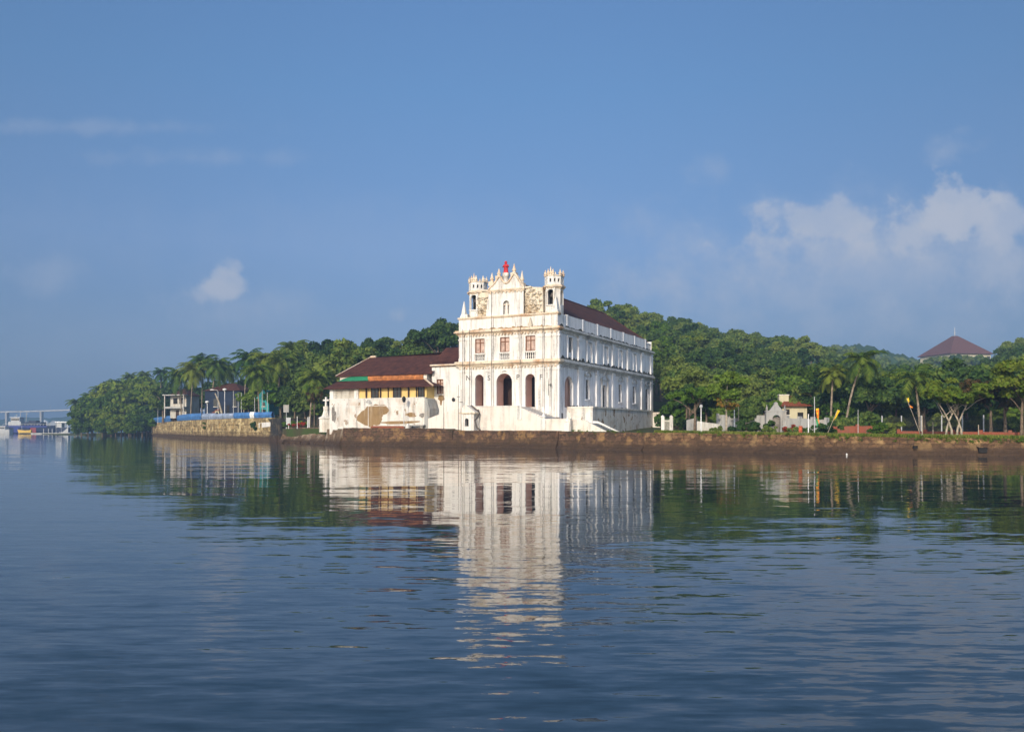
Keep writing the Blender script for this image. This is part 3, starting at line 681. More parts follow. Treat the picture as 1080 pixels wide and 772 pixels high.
# crumbling scroll walls between gable and belfries
def scroll_wall(pts, d, cx, cy, rr):
    P_ = poly_px(pts, d); m_ = MB(); m_.prism(P_, lambda u, v: (u, d, v), lambda u, v: (u, d+.8, v))
    o = m_.build('scroll_wall', M['scroll'], ch)
    rn = random.Random(int(cx)); u0 = min(p[0] for p in P_)+.05; u1 = max(p[0] for p in P_)-.05; v0 = zA+.1; v1 = min(p[1] for p in P_[1:-1] if p[1] > zA+1)-.1
    g_ = MB(); nu, nv = 14, 18; vs = []
    for i in range(nu+1):
        for j in range(nv+1):
            e = i in (0, nu) or j in (0, nv)
            vs.append((u0+(u1-u0)*i/nu+(0 if e else (rn.random()-.5)*.12), d+.02 if e else d-.02-.6*rn.random()**1.5*(1 if rn.random() < .7 else 0), v0+(v1-v0)*j/nv+(0 if e else (rn.random()-.5)*.15)))
    g_.add(vs, [(i*(nv+1)+j, (i+1)*(nv+1)+j, (i+1)*(nv+1)+j+1, i*(nv+1)+j+1) for i in range(nu) for j in range(nv)]); g_.build('crumbled_masonry', M['scroll'], o)
    ca, cz = FX(cx, cy, d); s_ = MB()
    s_.tube([(ca+math.cos(u)*rr*(1-u/16), d-.06, cz+math.sin(u)*rr*(1-u/16)) for u in np.linspace(0, 12, 46)], .2, 6)
    s_.build('scroll_relief', M['scroll'], o)
    s_ = MB(); pts2 = sorted(P_, key=lambda q: -q[1])[:2]; pts2.sort()
    s_.box(pts2[0][0], pts2[1][0], d-.25, d+.3, pts2[0][1]-.1, pts2[0][1]+.12)
    (a0, z0) = FX(cx-8 if cx > 540 else cx-5, cy-4, d); (a1, z1) = FX(cx+8 if cx > 540 else cx+5, cy-6, d)
    s_.build('scroll_ledge', M['scroll'], o); s_ = MB()
    s_.tube([(a0, d-.05, z0), ((a0+a1)/2, d-.1, z0-.25), (a1, d-.05, z1)], .13, 6)
    s_.build('broken_ledge', M['scroll'], o)
scroll_wall([(552.4, 333), (552.4, 303.6), (561, 302.6), (572.5, 303), (572.5, 331.5)], .8, 561.5, 322, 1.0)
scroll_wall([(503, 336), (503, 313), (508.5, 307), (515.6, 305.5), (512.8, 334.5)], .8, 508.5, 322, .7)
m_ = MB(); a, z = FX(560, 345.5, 0)
m_.lathe([(.28, 0), (.33, .3), (.2, .9), (.05, 1.35)], (a, -.25, z), 8); m_.build('attic_urn', M['scroll'], ch)
# belfries
def belfry(a0, a1, y0, y1, ztop_arch, zsill, zc_, zcrown, label=None):
    bt = MB(); chf = .75; zb = zA
    c0, c1 = (a0+a1)/2, (y0+y1)/2
    hw = .62
    def side(mb, pfun, n_): wall(mb, pfun, *n_)
    pf = lambda a, z, d: (a, y0+d, z)
    ow = (c0-hw, c0+hw, zsill, ztop_arch, True)
    wall(bt, pf, a0+chf, a1-chf, zb, zc_, [ow], .35, 12)
    pr = lambda y, z, d: (a1-d, y, z); wall(bt, pr, y0+chf, y1-chf, zb, zc_, [(c1-hw*.8, c1+hw*.8, zsill, ztop_arch, True)], .35, 12)
    pl = lambda y, z, d: (a0+d, y, z); wall(bt, pl, y0+chf, y1-chf, zb, zc_, [(c1-hw*.8, c1+hw*.8, zsill, ztop_arch, True)], .35, 12)
    for (p, q) in (((a0, y0+chf), (a0+chf, y0)), ((a1-chf, y0), (a1, y0+chf)), ((a1, y1-chf), (a1-chf, y1)), ((a0+chf, y1), (a0, y1-chf)), ((a1-chf, y1), (a0+chf, y1))):
        bt.quad((*p, zb), (*q, zb), (*q, zc_), (*p, zc_))
    o = bt.build('belfry', M['white'], ch)
    oct_ = lambda g: [(a0-g, y0+chf-g*.4), (a0+chf-g*.4, y0-g), (a1-chf+g*.4, y0-g), (a1+g, y0+chf-g*.4), (a1+g, y1-chf+g*.4), (a1-chf+g*.4, y1+g), (a0+chf-g*.4, y1+g), (a0-g, y1-chf+g*.4)]
    cm = MB()
    for (g, za, zb2) in ((.14, zc_-.3, zc_-.12), (.3, zc_-.12, zc_+.08), (.16, zc_+.08, zc_+.2)):
        cm.prism(oct_(g), lambda u, v: (u, v, za), lambda u, v: (u, v, zb2))
    cm.build('belfry_cornice', M['cornice'], o)
    # parapet ring with little windows
    rg = MB(); O = oct_(.05); zr0, zr1 = zc_+.2, zcrown
    for i in range(8):
        p, q = Vector(O[i]), Vector(O[(i+1) % 8]); ln = (q-p).length; t_ = (q-p)/ln; nrm = Vector((t_.y, -t_.x))
        if nrm.dot(p-Vector((c0, c1))) > 0: nrm = -nrm
        pw = lambda a, z, d, p=p, t_=t_, nrm=nrm: (p.x+t_.x*a+nrm.x*d, p.y+t_.y*a+nrm.y*d, z)
        k = 2 if ln > 1.1 else 1
        ops = [(ln*(j+.5)/k-.13, ln*(j+.5)/k+.13, zr0+.3, zr1-.35, False) for j in range(k)]
        wall(rg, pw, 0, ln, zr0, zr1, ops, .25)
    rg.prism(oct_(-.2), lambda u, v: (u, v, zr0+.05), lambda u, v: (u, v, zr0+.1))
    rg.build('belfry_parapet', M['white'], o)
    tp = MB()
    tp.prism(oct_(.12), lambda u, v: (u, v, zr1), lambda u, v: (u, v, zr1+.12)); tp.build('belfry_coping', M['cornice'], o)
    for i in range(8):
        u, v = O[i]; u += (c0-u)*.08; v += (c1-v)*.08
        m_ = MB(); m_.lathe(scaled(FIN, .95, .58), (u, v, zr1+.1), 8); m_.build('pinnacle', M['cornice'], o)
    m_ = MB(); m_.lathe(scaled(FIN, .8, .8), (c0, y0+.1, zr1+.1), 8); m_.build('pinnacle', M['cornice'], o)
    dk = MB(); dk.box(a0+.5, a1-.5, y0+1.1, y0+1.2, zb, zc_-.3); dk.build('bell_chamber', M['dark'], o)
    bl = MB()
    bl.lathe([(.36, 0), (.3, .12), (.22, .4), (.14, .52), (.03, .55)], (c0, y0+.7, ztop_arch-.95), 12); bl.build('bell', M['wire'], o)
    b = MB()
    for k in range(4): b.lathe(scaled(BAL, 1.0, .82), (c0-hw+(k+.5)*hw/2, y0+.0, zsill-.95), 8)
    b.box(c0-hw-.1, c0+hw+.1, y0-.14, y0+.14, zsill-.17, zsill-.04)
    b.build('balustrade', M['white'], o)
    return o
ra0, _ = FX(572.5, 320, .5); 
_, zar = FX(577, 305.3, .5); _, zsi = FX(577, 321.3, .5); _, zcc = FX(577, 301.8, .5); _, zcr = FX(577, 291.2, .5)
belfry(ra0, -.12, .5, 3.1, zar, zsi, zcc, zcr)
la0, _ = FX(492.2, 320, .5); la1 = FX(504.6, 320, .5)[0]
la0 = max(la0, W0+.5)
belfry(la0, la0+(-.12-ra0), .5, 3.1, zar, zsi, zcc, zcr)
# corner obelisks on the attic
for (px, d) in ((586.2, .35), (489.5, .35)):
    a = FX(px, 325, d)[0]; z = zA+.1; h = 2.35
    m_ = MB(); m_.box(a-.42, a+.42, d-.42, d+.42, z, z+.3); m_.lathe([(.5, .3), (.42, .5), (.2, 1.6), (.04, h)], (a, d, z), 4, False, math.pi/4); m_.build('obelisk', M['white'], ch)
m_ = MB(); a = FX(490, 331, .3)[0]; m_.box(W0+.2, W0+1.2, .1, 2.6, zA+.1, zA+.6); m_.build('belfry_plinth', M['white_old'], ch)
# side parapet with lattice panels
pp = MB(); n = 6; L0, L1 = 3.2, sd_(681.5)
pp.box(-.35, -.1, L0, L1, zU1, zA); pp.build('parapet', M['white_side'], ch)
for k in range(n+1):
    m_ = MB(); y = L0+.3+(L1-L0-.6)*k/n; m_.box(-.42, .06, y-.3, y+.3, zU1, zA+.12); m_.build('parapet_pier', M['white_side'], ch)
m_ = MB(); m_.box(-.40, .0, L0, L1, zA-.06, zA+.06); m_.box(-.38, -.02, L0, L1, zU1, zU1+.3)
for k in range(5): zz = zU1+.46+k*.24; m_.box(-.12, -.03, L0, L1, zz, zz+.09)
m_.build('parapet_lattice', M['white_side'], ch)
m_ = MB(); y0, y1 = L1+.4, DL
for k in range(6): m_.box(-.3, -.12, y0+(y1-y0)*k/5-.1, y0+(y1-y0)*k/5+.1, zU1, zU1+1.2)
m_.box(-.34, -.08, y0-.1, y1+.1, zU1+1.2, zU1+1.35); m_.build('end_railing', M['white_side'], ch)
# nave roof, hipped at the far end
rf = MB(); ey = zA-.1; rz_ = 22.6; rx = W0/2; y0r, y1r = 2.8, DL-.8; yr = 38.5
A = (W0+.4, y0r, ey); B = (-.45, y0r, ey); Cc = (-.45, y1r, ey); D = (W0+.4, y1r, ey); E = (rx, y0r, rz_); G = (rx, yr, rz_)
rf.quad(B, Cc, G, E); rf.quad(A, D, G, E); rf.quad(Cc, D, G); rf.quad(A, B, E); rf.build('roof', M['roof'], ch)
rc = MB(); rc.tube([E, G], .16, 6); rc.tube([G, Cc], .14, 6); rc.build('ridge_tiles', M['roof'], ch)
# terrace along the side
tA = 3.7; ty0 = SX(625, 440, tA)[0]; ty1 = SX(688.5, 440, tA)[0]
tm = MB(); tm.box(0.01, tA, ty0, ty1, 1.5, zP-.02); tm.build('terrace', M['peeled'], ch)
tm = MB(); tm.box(.1, tA+.12, ty0-.1, ty0+.2, zP-.12, zP+.1); tm.box(tA-.2, tA+.1, ty0+.2, ty1, zP-.12, zP+.1); tm.build('terrace_coping', M['white_old'], ch)
tm = MB(); d0 = ty1; tm.box(tA-1.6, tA+1.2, d0+.02, d0+1.0, 1.5, zP-.2); tm.build('terrace_buttress', M['white_old'], ch)
tm = MB(); d = sd_(592.5); tm.box(-.02, .06, d-.25, d+.25, 3.2, 4.4); tm.build('low_vent', M['dark'], ch)
# front platform, steps and ramp walls
fd = -4.2
pa0 = FX(500, 440, fd)[0]; pa1 = FX(546.5, 430, fd)[0]
pm = MB(); pm.box(pa0, pa1, fd, -.02, 1.5, zP-.0); pm.build('front_platform', M['base_white'], ch)
pm = MB(); pm.box(pa0-.05, pa1+.05, fd-.06, fd+.25, zP+.003, zP+.12); pm.build('platform_coping', M['white'], ch)
def wall_poly(name, pts_az, d0, d1, mat, parent=ch):
    m_ = MB(); m_.prism(pts_az, lambda u, v: (u, d0, v), lambda u, v: (u, d1, v)); return m_.build(name, M[mat], parent)
r = [FX(546.6, 430.4, fd), FX(573, 441.6, fd), FX(600, 441.6, fd)]
a2, z2 = r[2]; a1_, z1_ = r[1]; z2 = z1_
a3 = tA+1.2
wall_poly('stair_parapet', [(pa1+.003, 1.5), (pa1+.003, zP+.02), (a1_, z1_), (a2+.2, z2), (a2+.2, 1.5)], fd+.02, fd+.4, 'base_white')
# flight of steps behind that parapet, running down to the right, with moss on the treads
stp = MB(); n = 9
for k in range(n):
    a = pa1+.01+(a1_-pa1)*k/n; z = zP-.1-(zP-z1_-.2)*k/n
    stp.box(a, a+(a1_-pa1)/n+.0, fd+.42, -.3, 1.5, z)
stp.build('front_steps', M['base_white'], ch)
ms = MB(); ms.box(pa1, a1_+.6, -.32, -.2, z1_-.1, z1_+.25); ms.build('moss_strip', M['stone'], ch)
d1 = fd+.9; d2 = ty0-.5
wall_poly('landing_wall', [(a2+.2, 1.5), FX(600.6, 442.2, d1), FX(617, 443.4, d1), FX(641, 455.6, d1), (FX(641, 455.6, d1)[0], 1.5)], d1, d1+.35, 'white_old')
wall_poly('side_stair_rail', [FX(613, 443.6, d2), FX(630.5, 444.2, d2), FX(653.5, 455.4, d2), FX(653.5, 457, d2), FX(630.5, 446.4, d2), FX(613, 446, d2)], d2, d2+.3, 'white')
q0, q1 = FX(631, 446.6, d2), FX(653, 457, d2)
m_ = MB(); n = 10
for k in range(n): a = q0[0]+(q1[0]-q0[0])*k/n; z = q0[1]-.25+(q1[1]-q0[1])*k/n; m_.box(a, a+(q1[0]-q0[0])/n, d1+.36, d2-.003, 1.5, max(1.6, z))
m_.build('side_steps', M['grey_plaster'], ch)
lf = MB(); lf.box(a1_+.01, q0[0]-.01, fd+1.31, ty0, 1.5, q0[1]-.6); lf.build('landing', M['white_old'], ch)
for px, yt, yb in ((548.6, 425.5, 431), (573.4, 434.5, 442), (598.6, 438, 447)):
    a, z0 = FX(px, yb, fd+.2); z1 = FX(px, yt, fd+.2)[1]
    m_ = MB(); m_.box(a-.35, a+.35, fd-.1, fd+.5, z0-1.4, z0); m_.lathe(scaled(FIN, 1.35, (z1-z0)/1.5), (a, fd+.2, z0), 8); m_.build('stair_finial', M['white'], ch)
# ------------------------------------------------------------------ link building and house west of the church
lk = thing('link_building', 'low white link building with one brown window between church and long house', 'building', C0, FROT)
b0 = FX(455.5, 400, .4)[0]; b1 = W0-.02; zl = FX(466, 385.5, .4)[1]
lwn = (*frect(460.5, 400, 467.5, 415.5, .4), False)
lp = lambda a, z, d: (a, .4+d, z)
m_ = MB(); wall(m_, lp, b0, b1, 1.6, zl, [lwn], .3); m_.quad((b0, .4, 1.6), (b0, 9, 1.6), (b0, 9, zl), (b0, .4, zl)); m_.build('wall', M['white'], lk)
fr = MB(); a0, a1, z0, z1 = lwn[:4]; t = .12
for (u0, u1, v0, v1) in ((a0, a0+t, z0, z1), (a1-t, a1, z0, z1), (a0+t, a1-t, z1-t, z1), (a0+t, a1-t, z0, z0+t), ((a0+a1)/2-.06, (a0+a1)/2+.06, z0+t, z1-t), (a0+t, a1-t, z0+1.45, z0+1.55)): pbox(fr, lp, u0, u1, v0, v1, .1+.003*(u1-u0), .2)
fo = fr.build('window', M['brown_wood'], lk)
m_ = MB(); pbox(m_, lp, a0, a1, z0, z1, .21, .24); m_.build('pane', M['pane'], fo)
m_ = MB(); sz_ = lwn[2]; c = (lwn[0]+lwn[1])/2+.2
m_.prism([(c-.55, sz_-.75), (c-.35, sz_-.2), (c, sz_-.1), (c+.4, sz_-.25), (c+.6, sz_-.8), (c+.15, sz_-1.0), (c+.1, sz_-1.6), (c-.15, sz_-1.6), (c-.2, sz_-.95)], lambda u, v: (u, .39, v), lambda u, v: (u, .43, v)); m_.build('exposed_masonry', M['bare'], lk)
m_ = MB(); a, z = FX(478.5, 421.5, .4); m_.lathe([(.24, -.1), (.28, 0), (.22, .06)], (0, 0, 0), 10); o = m_.build('wall_lantern', M['iron'], lk); o.location = (a, .3, z); o.rotation_euler = (R(90), 0, 0)
m_ = MB(); m_.quad((b0-.3, .1, zl), (b1, .1, zl), (b1, 5.5, zl+2.5), (b0-.3, 5.5, zl+2.5)); m_.quad((b0-.3, .1, zl-.14), (b1, .1, zl-.14), (b1, .1, zl), (b0-.3, .1, zl)); m_.build('roof', M['roof'], lk)
m_ = MB(); m_.tube([(b0-.1, .1, zl+.02), (b1, .1, zl+.02)], .14, 6); m_.build('eave_tiles', M['cornice'], lk)
# ramp wall in front of the link building
rp = tag(MB().prism([FX(451.5, 455, -2.6), FX(451.5, 441.5, -2.6), FX(463, 437, -2.6), FX(481, 431.5, -2.6), FX(500.5, 430.2, -2.6), FX(500.5, 455, -2.6)], lambda u, v: (u, -2.6, v), lambda u, v: (u, -1.9, v)).build('ramp_wall', M['base_white']), 'sloping white ramp wall left of the small shrine in front of link building', 'wall')
rp.location = C0; rp.rotation_euler = (0, 0, FROT)
m_ = MB(); sd0 = -5.4
sh_ = thing('shrine', 'little pedimented white wayside shrine with dark arched niche before the church', 'shrine', C0, FROT)
s0, s1 = FX(486.6, 440, sd0)[0], FX(499.6, 440, sd0)[0]; zt = FX(493, 436.5, sd0)[1]; ztp = FX(490, 427.2, sd0)[1]
nq = (*frect(490.2, 441.2, 494.2, 449.6, sd0), True); spf = lambda a, z, d: (a, sd0+d, z)
wall(m_, spf, s0, s1, 1.6, zt, [nq], .5, 10); m_.box(s0, s1, sd0+.52, sd0+1.9, 1.6, zt); m_.quad((s0, sd0, 1.6), (s0, sd0+.6, 1.6), (s0, sd0+.6, zt), (s0, sd0, zt)); m_.quad((s1, sd0, 1.6), (s1, sd0+.6, 1.6), (s1, sd0+.6, zt), (s1, sd0, zt))
m_.build('shrine_body', M['white'], sh_)
m_ = MB(); m_.box(nq[0]-.02, nq[1]+.02, sd0+.48, sd0+.515, nq[2], nq[3]+.02); m_.build('niche', M['dark'], sh_)
m_ = MB(); cs_ = (s0+s1)/2; m_.prism([(s0-.25, zt+.2), (s1+.25, zt+.2), (cs_-.25, ztp), (cs_-.5, ztp)], lambda u, v: (u, sd0-.05, v), lambda u, v: (u, sd0+1.9, v)); m_.build('pediment', M['base_white'], sh_)
m_ = MB(); m_.box(s0-.3, s1+.3, sd0-.2, sd0+2, zt+.003, zt+.197); m_.build('cornice', M['cornice'], sh_)
for a in (nq[0]-.35, nq[1]+.35): m_ = MB(); m_.box(a-.17, a+.17, sd0-.1, sd0+.03, 1.7, zt-.02); m_.build('pilaster', M['white'], sh_)
m_ = MB(); m_.tube([(s1+.1, sd0+1, ztp-.6), (s1+.35, sd0+.9, zt), (s1+.25, sd0-.1, 3.4), (s1+.5, sd0-.1, 2.5), (s1+1.2, sd0-.1, 1.9)], .13, 6); m_.tube([(cs_, sd0+1, ztp-.1), (s1+.2, sd0+.9, zt+.3)], .15, 6); m_.build('dark_drip_moulding', M['wire'], sh_)

hs = thing('long_house', 'long white riverside house with dark tiled roof and yellow verandah', 'house', C0, FROT)
hd = -2.0
h0 = FX(347.5, 430, hd)[0]; h1 = FX(449, 430, hd)[0]; hw_ = h1-h0
zsl = FX(400, 420.6, hd)[1]; zve = FX(405, 408.4, hd)[1]; zvt = FX(400, 401.2, 0)[1]; zev = FX(400, 396, 0)[1]; 
hp = lambda a, z, d: (a, hd+d, z)
m_ = MB(); m_.box(h0, h1, hd, hd+12, 1.5, zsl); m_.build('base_wall', M['peeled'], hs)
m_ = MB(); m_.box(h0-.02, h1+.02, hd-.07, hd+.25, zsl+.003, zsl+.12); m_.box(h0, h1, hd-.03, hd, zsl-1.05, zsl-.98); m_.build('sill_band', M['white'], hs)
h2 = FX(377.5, 412, hd)[0]
m_ = MB(); m_.box(h2, h1-.05, hd+.35, hd+.5, zsl+.02, zve+.35); m_.quad((h1-.05, hd+.35, zsl), (h1-.05, hd+10, zsl), (h1-.05, hd+10, zve+.3), (h1-.05, hd+.35, zve+.3)); m_.build('verandah_wall', M['yellow_wall'], hs)
for (x0, x1) in ((392, 399), (415.2, 422.8), (441.3, 447.3)):
    a0, a1 = FX(x0, 414, hd+.3)[0], FX(x1, 414, hd+.3)[0]
    m_ = MB(); m_.box(a0, a1, hd+.28, hd+.345, zsl+.13, zve+.15); wo_ = m_.build('window', M['glass'], hs)
    f_ = MB(); mid = (a0+a1)/2
    for (u, v) in ((a0-.1, a0+.06), (a1-.06, a1+.1), (mid-.05, mid+.05)): f_.box(u, v, hd+.22, hd+.275, zsl+.13, zve+.2)
    for z in (zsl+.75, zsl+1.25): f_.box(a0+.06, a1-.06, hd+.225, hd+.274, z, z+.07)
    f_.build('frame', M['dark_wood'], wo_)
for px in (385.5, 400.4, 408.6, 430.2, 438.4):
    a = FX(px, 414, hd)[0]; m_ = MB(); wd = .09 if px in (385.5, 400.4, 430.2) else .03; m_.box(a-wd, a+wd, hd+.1, hd+.27, zsl+.12, zve+.3); m_.build('post', M['dark_wood'], hs)
l0, l1 = FX(351.5, 415, hd)[0], FX(373.4, 415, hd)[0]; zb_, ztp_ = FX(362, 420.4, hd)[1], FX(362, 411, hd)[1]
m_ = MB(); m_.box(h0, l0, hd+.05, hd+.4, zsl+.12, zve+.1); m_.box(l1, FX(377.6, 415, hd)[0], hd+.02, hd+.5, zsl+.12, zve+.3); m_.box(l0, l1, hd+.06, hd+.35, ztp_, ztp_+.25); m_.build('lattice_frame', M['white'], hs)
m_ = MB(); n = 16
for k in range(n): a = l0+(k+.5)*(l1-l0)/n; m_.box(a-.06, a+.06, hd+.12, hd+.2, zsl+.12, ztp_)
for k in range(3): z = zsl+.35+k*.4; m_.box(l0, l1, hd+.205, hd+.26, z, z+.06)
m_.build('lattice', M['white_old'], hs)
m_ = MB(); m_.box(l0, l1, hd+.9, hd+1.0, zsl, ztp_+.5); m_.build('screen_backing', M['cream'], hs)
# verandah roof: sloped, hipped at both ends
e0, e1 = h0-.6, FX(456.8, 408, hd-.6)[0]; t0, t1 = FX(356, 401, 0)[0], FX(447.5, 401, 0)[0]
m_ = MB(); m_.quad((e0, hd-.7, zve), (e1, hd-.7, zve), (t1, .02, zvt), (t0, .02, zvt)); m_.quad((e0, hd-.7, zve), (t0, .02, zvt), (t0, 8, zvt), (e0, 9, zve)); m_.quad((e1, hd-.7, zve), (t1, .02, zvt), (t1, 3, zvt), (e1, 3, zve))
m_.quad((e0, hd-.7, zve-.12), (e1, hd-.7, zve-.12), (e1, hd-.7, zve), (e0, hd-.7, zve)); m_.quad((e0, hd-.7, zve-.12), (e1, hd-.7, zve-.12), (e1, hd+.4, zve+.3), (e0, hd+.4, zve+.3)); m_.build('verandah_roof', M['roof'], hs)
m_ = MB(); m_.tube([(e1, hd-.7, zve+.05), (t1, .02, zvt+.08)], .14, 6); m_.build('hip_tiles', M['cornice'], hs)
# clerestory band covered by tarpaulins
zb0 = zvt-.1
tg0, tg1 = FX(358, 398, -.1)[0], FX(388.4, 398, -.1)[0]; to1 = FX(446.5, 398, -.1)[0]
m_ = MB(); m_.box(tg0, to1+.5, 0, 8, zsl, zev-.02); m_.build('upper_wall', M['base_white'], hs)
m_ = MB(); m_.prism([(tg0-.2, zb0+.12), (tg1, zb0+.1), (tg1, zev+.1), (tg1-2.6, zev+.02), (tg0+.8, zb0+.5)], lambda u, v: (u, -.2, v), lambda u, v: (u, -.03, v)); m_.build('green_tarpaulin', M['green_cloth'], hs)
def sag_cloth(a0, a1, z0, z1, y, mat, name, parent, n=26, amp=.07):
    m_ = MB(); vs = []; rn = random.Random(3)
    for i in range(n+1):
        for j in range(5):
            u = i/n; v = j/4
            vs.append((a0+(a1-a0)*u, y-amp*math.sin(u*41+v*2)-rn.random()*amp*.6-.15*math.sin(v*math.pi), z0+(z1-z0)*v+(rn.random()-.5)*.05*(1 if j == 0 else 0)))
    m_.add(vs, [(i*5+j, (i+1)*5+j, (i+1)*5+j+1, i*5+j+1) for i in range(n) for j in range(4)], True); return m_.build(name, M[mat], parent)
sag_cloth(tg1+.02, to1, zb0+.02, zev+.14, -.03, 'orange_cloth', 'orange_tarpaulin', hs)
zr_l = FX(420, 376, 6)[1]; 
rl = FX(391, 377, 6)[0]; rr_ = W0+.0; el_ = FX(354, 398, -.35)[0]
ev = FX(420, 394.6, -.35)[1]
m_ = MB(); m_.quad((el_, -.35, ev), (b0+.5, -.35, ev), (b0+.5, 6, zr_l), (rl, 6, zr_l)); m_.quad((el_, -.35, ev), (rl, 6, zr_l), (el_, 13, ev)); m_.quad((el_, 13, ev), (rl, 6, zr_l), (rr_, 6, zr_l+.5), (rr_, 13, ev))
zr2 = zr_l+.55
m_.quad((b0+.5, 1.3, ev+(zr_l-ev)*.32), (rr_, 1.3, ev+(zr_l-ev)*.32), (rr_, 6, zr2), (b0+.5, 6, zr_l))
m_.quad((el_, -.35, ev-.12), (b0+.5, -.35, ev-.12), (b0+.5, -.35, ev), (el_, -.35, ev))
m_.build('roof', M['roof'], hs)
m_ = MB(); m_.tube([(el_, -.35, ev+.05), (rl, 6, zr_l+.1)], .08, 6); m_.tube([(rl, 6, zr_l+.1), (rl+1.0, 6, zr_l+.1)], .18, 6); m_.build('hip_tiles', M['cornice'], hs)
# raised dark roof end beside the church
m_ = MB(); ra_, rb_ = FX(470.5, 368, 5)[0], W0-.02; zt_ = FX(478, 366.6, 5)[1]; m_.quad((ra_, 1.2, zl+.6), (rb_, 1.2, zl+.6), (rb_, 5, zt_), (ra_, 5, zt_)); m_.quad((ra_, 1.2, zl+.3), (ra_, 1.2, zl+.6), (ra_, 5, zt_), (ra_, 5, zl+.3)); m_.build('upper_roof', M['roof'], hs)
# bare masonry patches where plaster fell off
def blob(cx, cy, rx_, ry_, seed, d, name, mat, parent, nn=26):
    rn = random.Random(seed); ca, cz = FX(cx, cy, d); k = 1/F*125; pts = []
    ph = [rn.random()*6.28 for _ in range(4)]
    for i in range(nn):
        u = 2*math.pi*i/nn; r = 1+.14*math.sin(2*u+ph[0])+.11*math.sin(3*u+ph[1])+.09*math.sin(5*u+ph[2])+.06*math.sin(9*u+ph[3])
        pts.append((ca+math.cos(u)*rx_*k*r*1.1, max(1.7, cz+math.sin(u)*ry_*k*r)))
    m_ = MB(); m_.prism(pts, lambda u, v: (u, d-.02, v), lambda u, v: (u, d+.02, v)); return m_.build(name, M[mat], parent)
blob(391, 439, 12.5, 12.5, 21, hd, 'exposed_masonry', 'bare', hs); blob(401, 433, 8, 7.5, 4, hd-.003, 'exposed_masonry', 'bare', hs); blob(433.5, 437.5, 6, 2.2, 5, hd, 'exposed_masonry', 'bare', hs); blob(445, 438, 3, 2, 6, hd, 'exposed_masonry', 'stone', hs)
blob(352, 437, 2.6, 9, 9, hd, 'exposed_masonry', 'stone', hs)
blob(389, 424, 3, 2.4, 12, hd-.006, 'flaking_plaster', 'grey_plaster', hs); blob(421, 445.5, 22, 1.6, 15, hd-.004, 'damp_shadow_band', 'bare', hs)  # low band's colour mixes damp with the shadow at the wall foot
m_ = MB(); a0, a1 = FX(447.5, 430, hd-.2)[0], FX(452.3, 430, hd-.2)[0]; m_.prism([(a0, 1.6), (a0+.1, zsl-.1), (a1-.25, zsl-.15), (a1+.15, zsl-1.5), (a1, 1.6)], lambda u, v: (u, hd-.25, v), lambda u, v: (u, hd+2.0, v)); m_.build('buttress', M['grey_plaster'], hs)
# ------------------------------------------------------------------ quay walls
def quay(name, pts, label, mat, thick=.6, batter=.25, cap=None, dips=0.03, seed=1, step=.8):
    """pts: (px, Y, top z) polyline"""
    rn = random.Random(seed); line = []
    for (p, q) in zip(pts[:-1], pts[1:]):
        A = at(p[0], p[1], z=p[2]); B = at(q[0], q[1], z=q[2]); n = max(1, int((B-A).length/step))
        for k in range(n): line.append(A.lerp(B, k/n))
    line.append(at(pts[-1][0], pts[-1][1], z=pts[-1][2]))
    vs = []; n = len(line)
    for i, P_ in enumerate(line):
        t = (line[min(i+1, n-1)]-line[max(i-1, 0)]); t.z = 0; t.normalize(); nr_ = Vector((t.y, -t.x, 0))
        z = P_.z+(rn.random()-.5)*dips*2; j = lambda: (rn.random()-.5)*.09
        base = Vector((P_.x, P_.y, 0))
        prof = ((-.45-batter, -1.2), (-.30-batter+j()*5, .05+rn.random()*.08), (-.10-batter*.8+j()*2.5, .26+rn.random()*.22), (-batter*.6+j(), z*.45), (-batter*.35+j(), z*.7), (0+j(), z), (thick, z), (thick, -1.2))
        for (o_, zz) in prof: vs.append(base+nr_*(-o_)*1+Vector((0, 0, zz)))
    m = 8
    mb = MB(); mb.add(vs, [(i*m+j, (i+1)*m+j, (i+1)*m+j+1, i*m+j+1) for i in range(n-1) for j in range(m-1)]); mb.add(vs[:m], [tuple(range(m))]); mb.add(vs[-m:], [tuple(range(m))])
    o = thing(name, label, 'wall', line[0])
    w_ = mb.build('masonry', mat, o, -line[0])
    return o, line
lq, lline = quay('retaining_wall', [(161, 305, 4.5), (200, 212, 4.5), (241, 183, 4.5), (287.6, 167, 4.5)], 'tall pale laterite retaining wall under the blue tarpaulin strip', M['quay_left'], seed=2, dips=.05)
def along(line, s0, s1):
    """points of a polyline between two fractions of its length"""
    ln = [0]
    for a, b in zip(line[:-1], line[1:]): ln.append(ln[-1]+(b-a).length)
    T = ln[-1]; out = []
    for i in range(31):
        s = (s0+(s1-s0)*i/30)*T; k = max(j for j in range(len(ln)) if ln[j] <= s+1e-9); k = min(k, len(line)-2)
        out.append(line[k].lerp(line[k+1], (s-ln[k])/(ln[k+1]-ln[k])))
    return out
def frac_of(line, px):
    best = min(range(401), key=lambda i: abs(HX+F*along_pt(line, i/400).x/along_pt(line, i/400).y-px)); return best/400
def along_pt(line, s):
    ln = [0]
    for a, b in zip(line[:-1], line[1:]): ln.append(ln[-1]+(b-a).length)
    t = s*ln[-1]; k = min(max(j for j in range(len(ln)) if ln[j] <= t+1e-9), len(line)-2)
    return line[k].lerp(line[k+1], (t-ln[k])/(ln[k+1]-ln[k]))
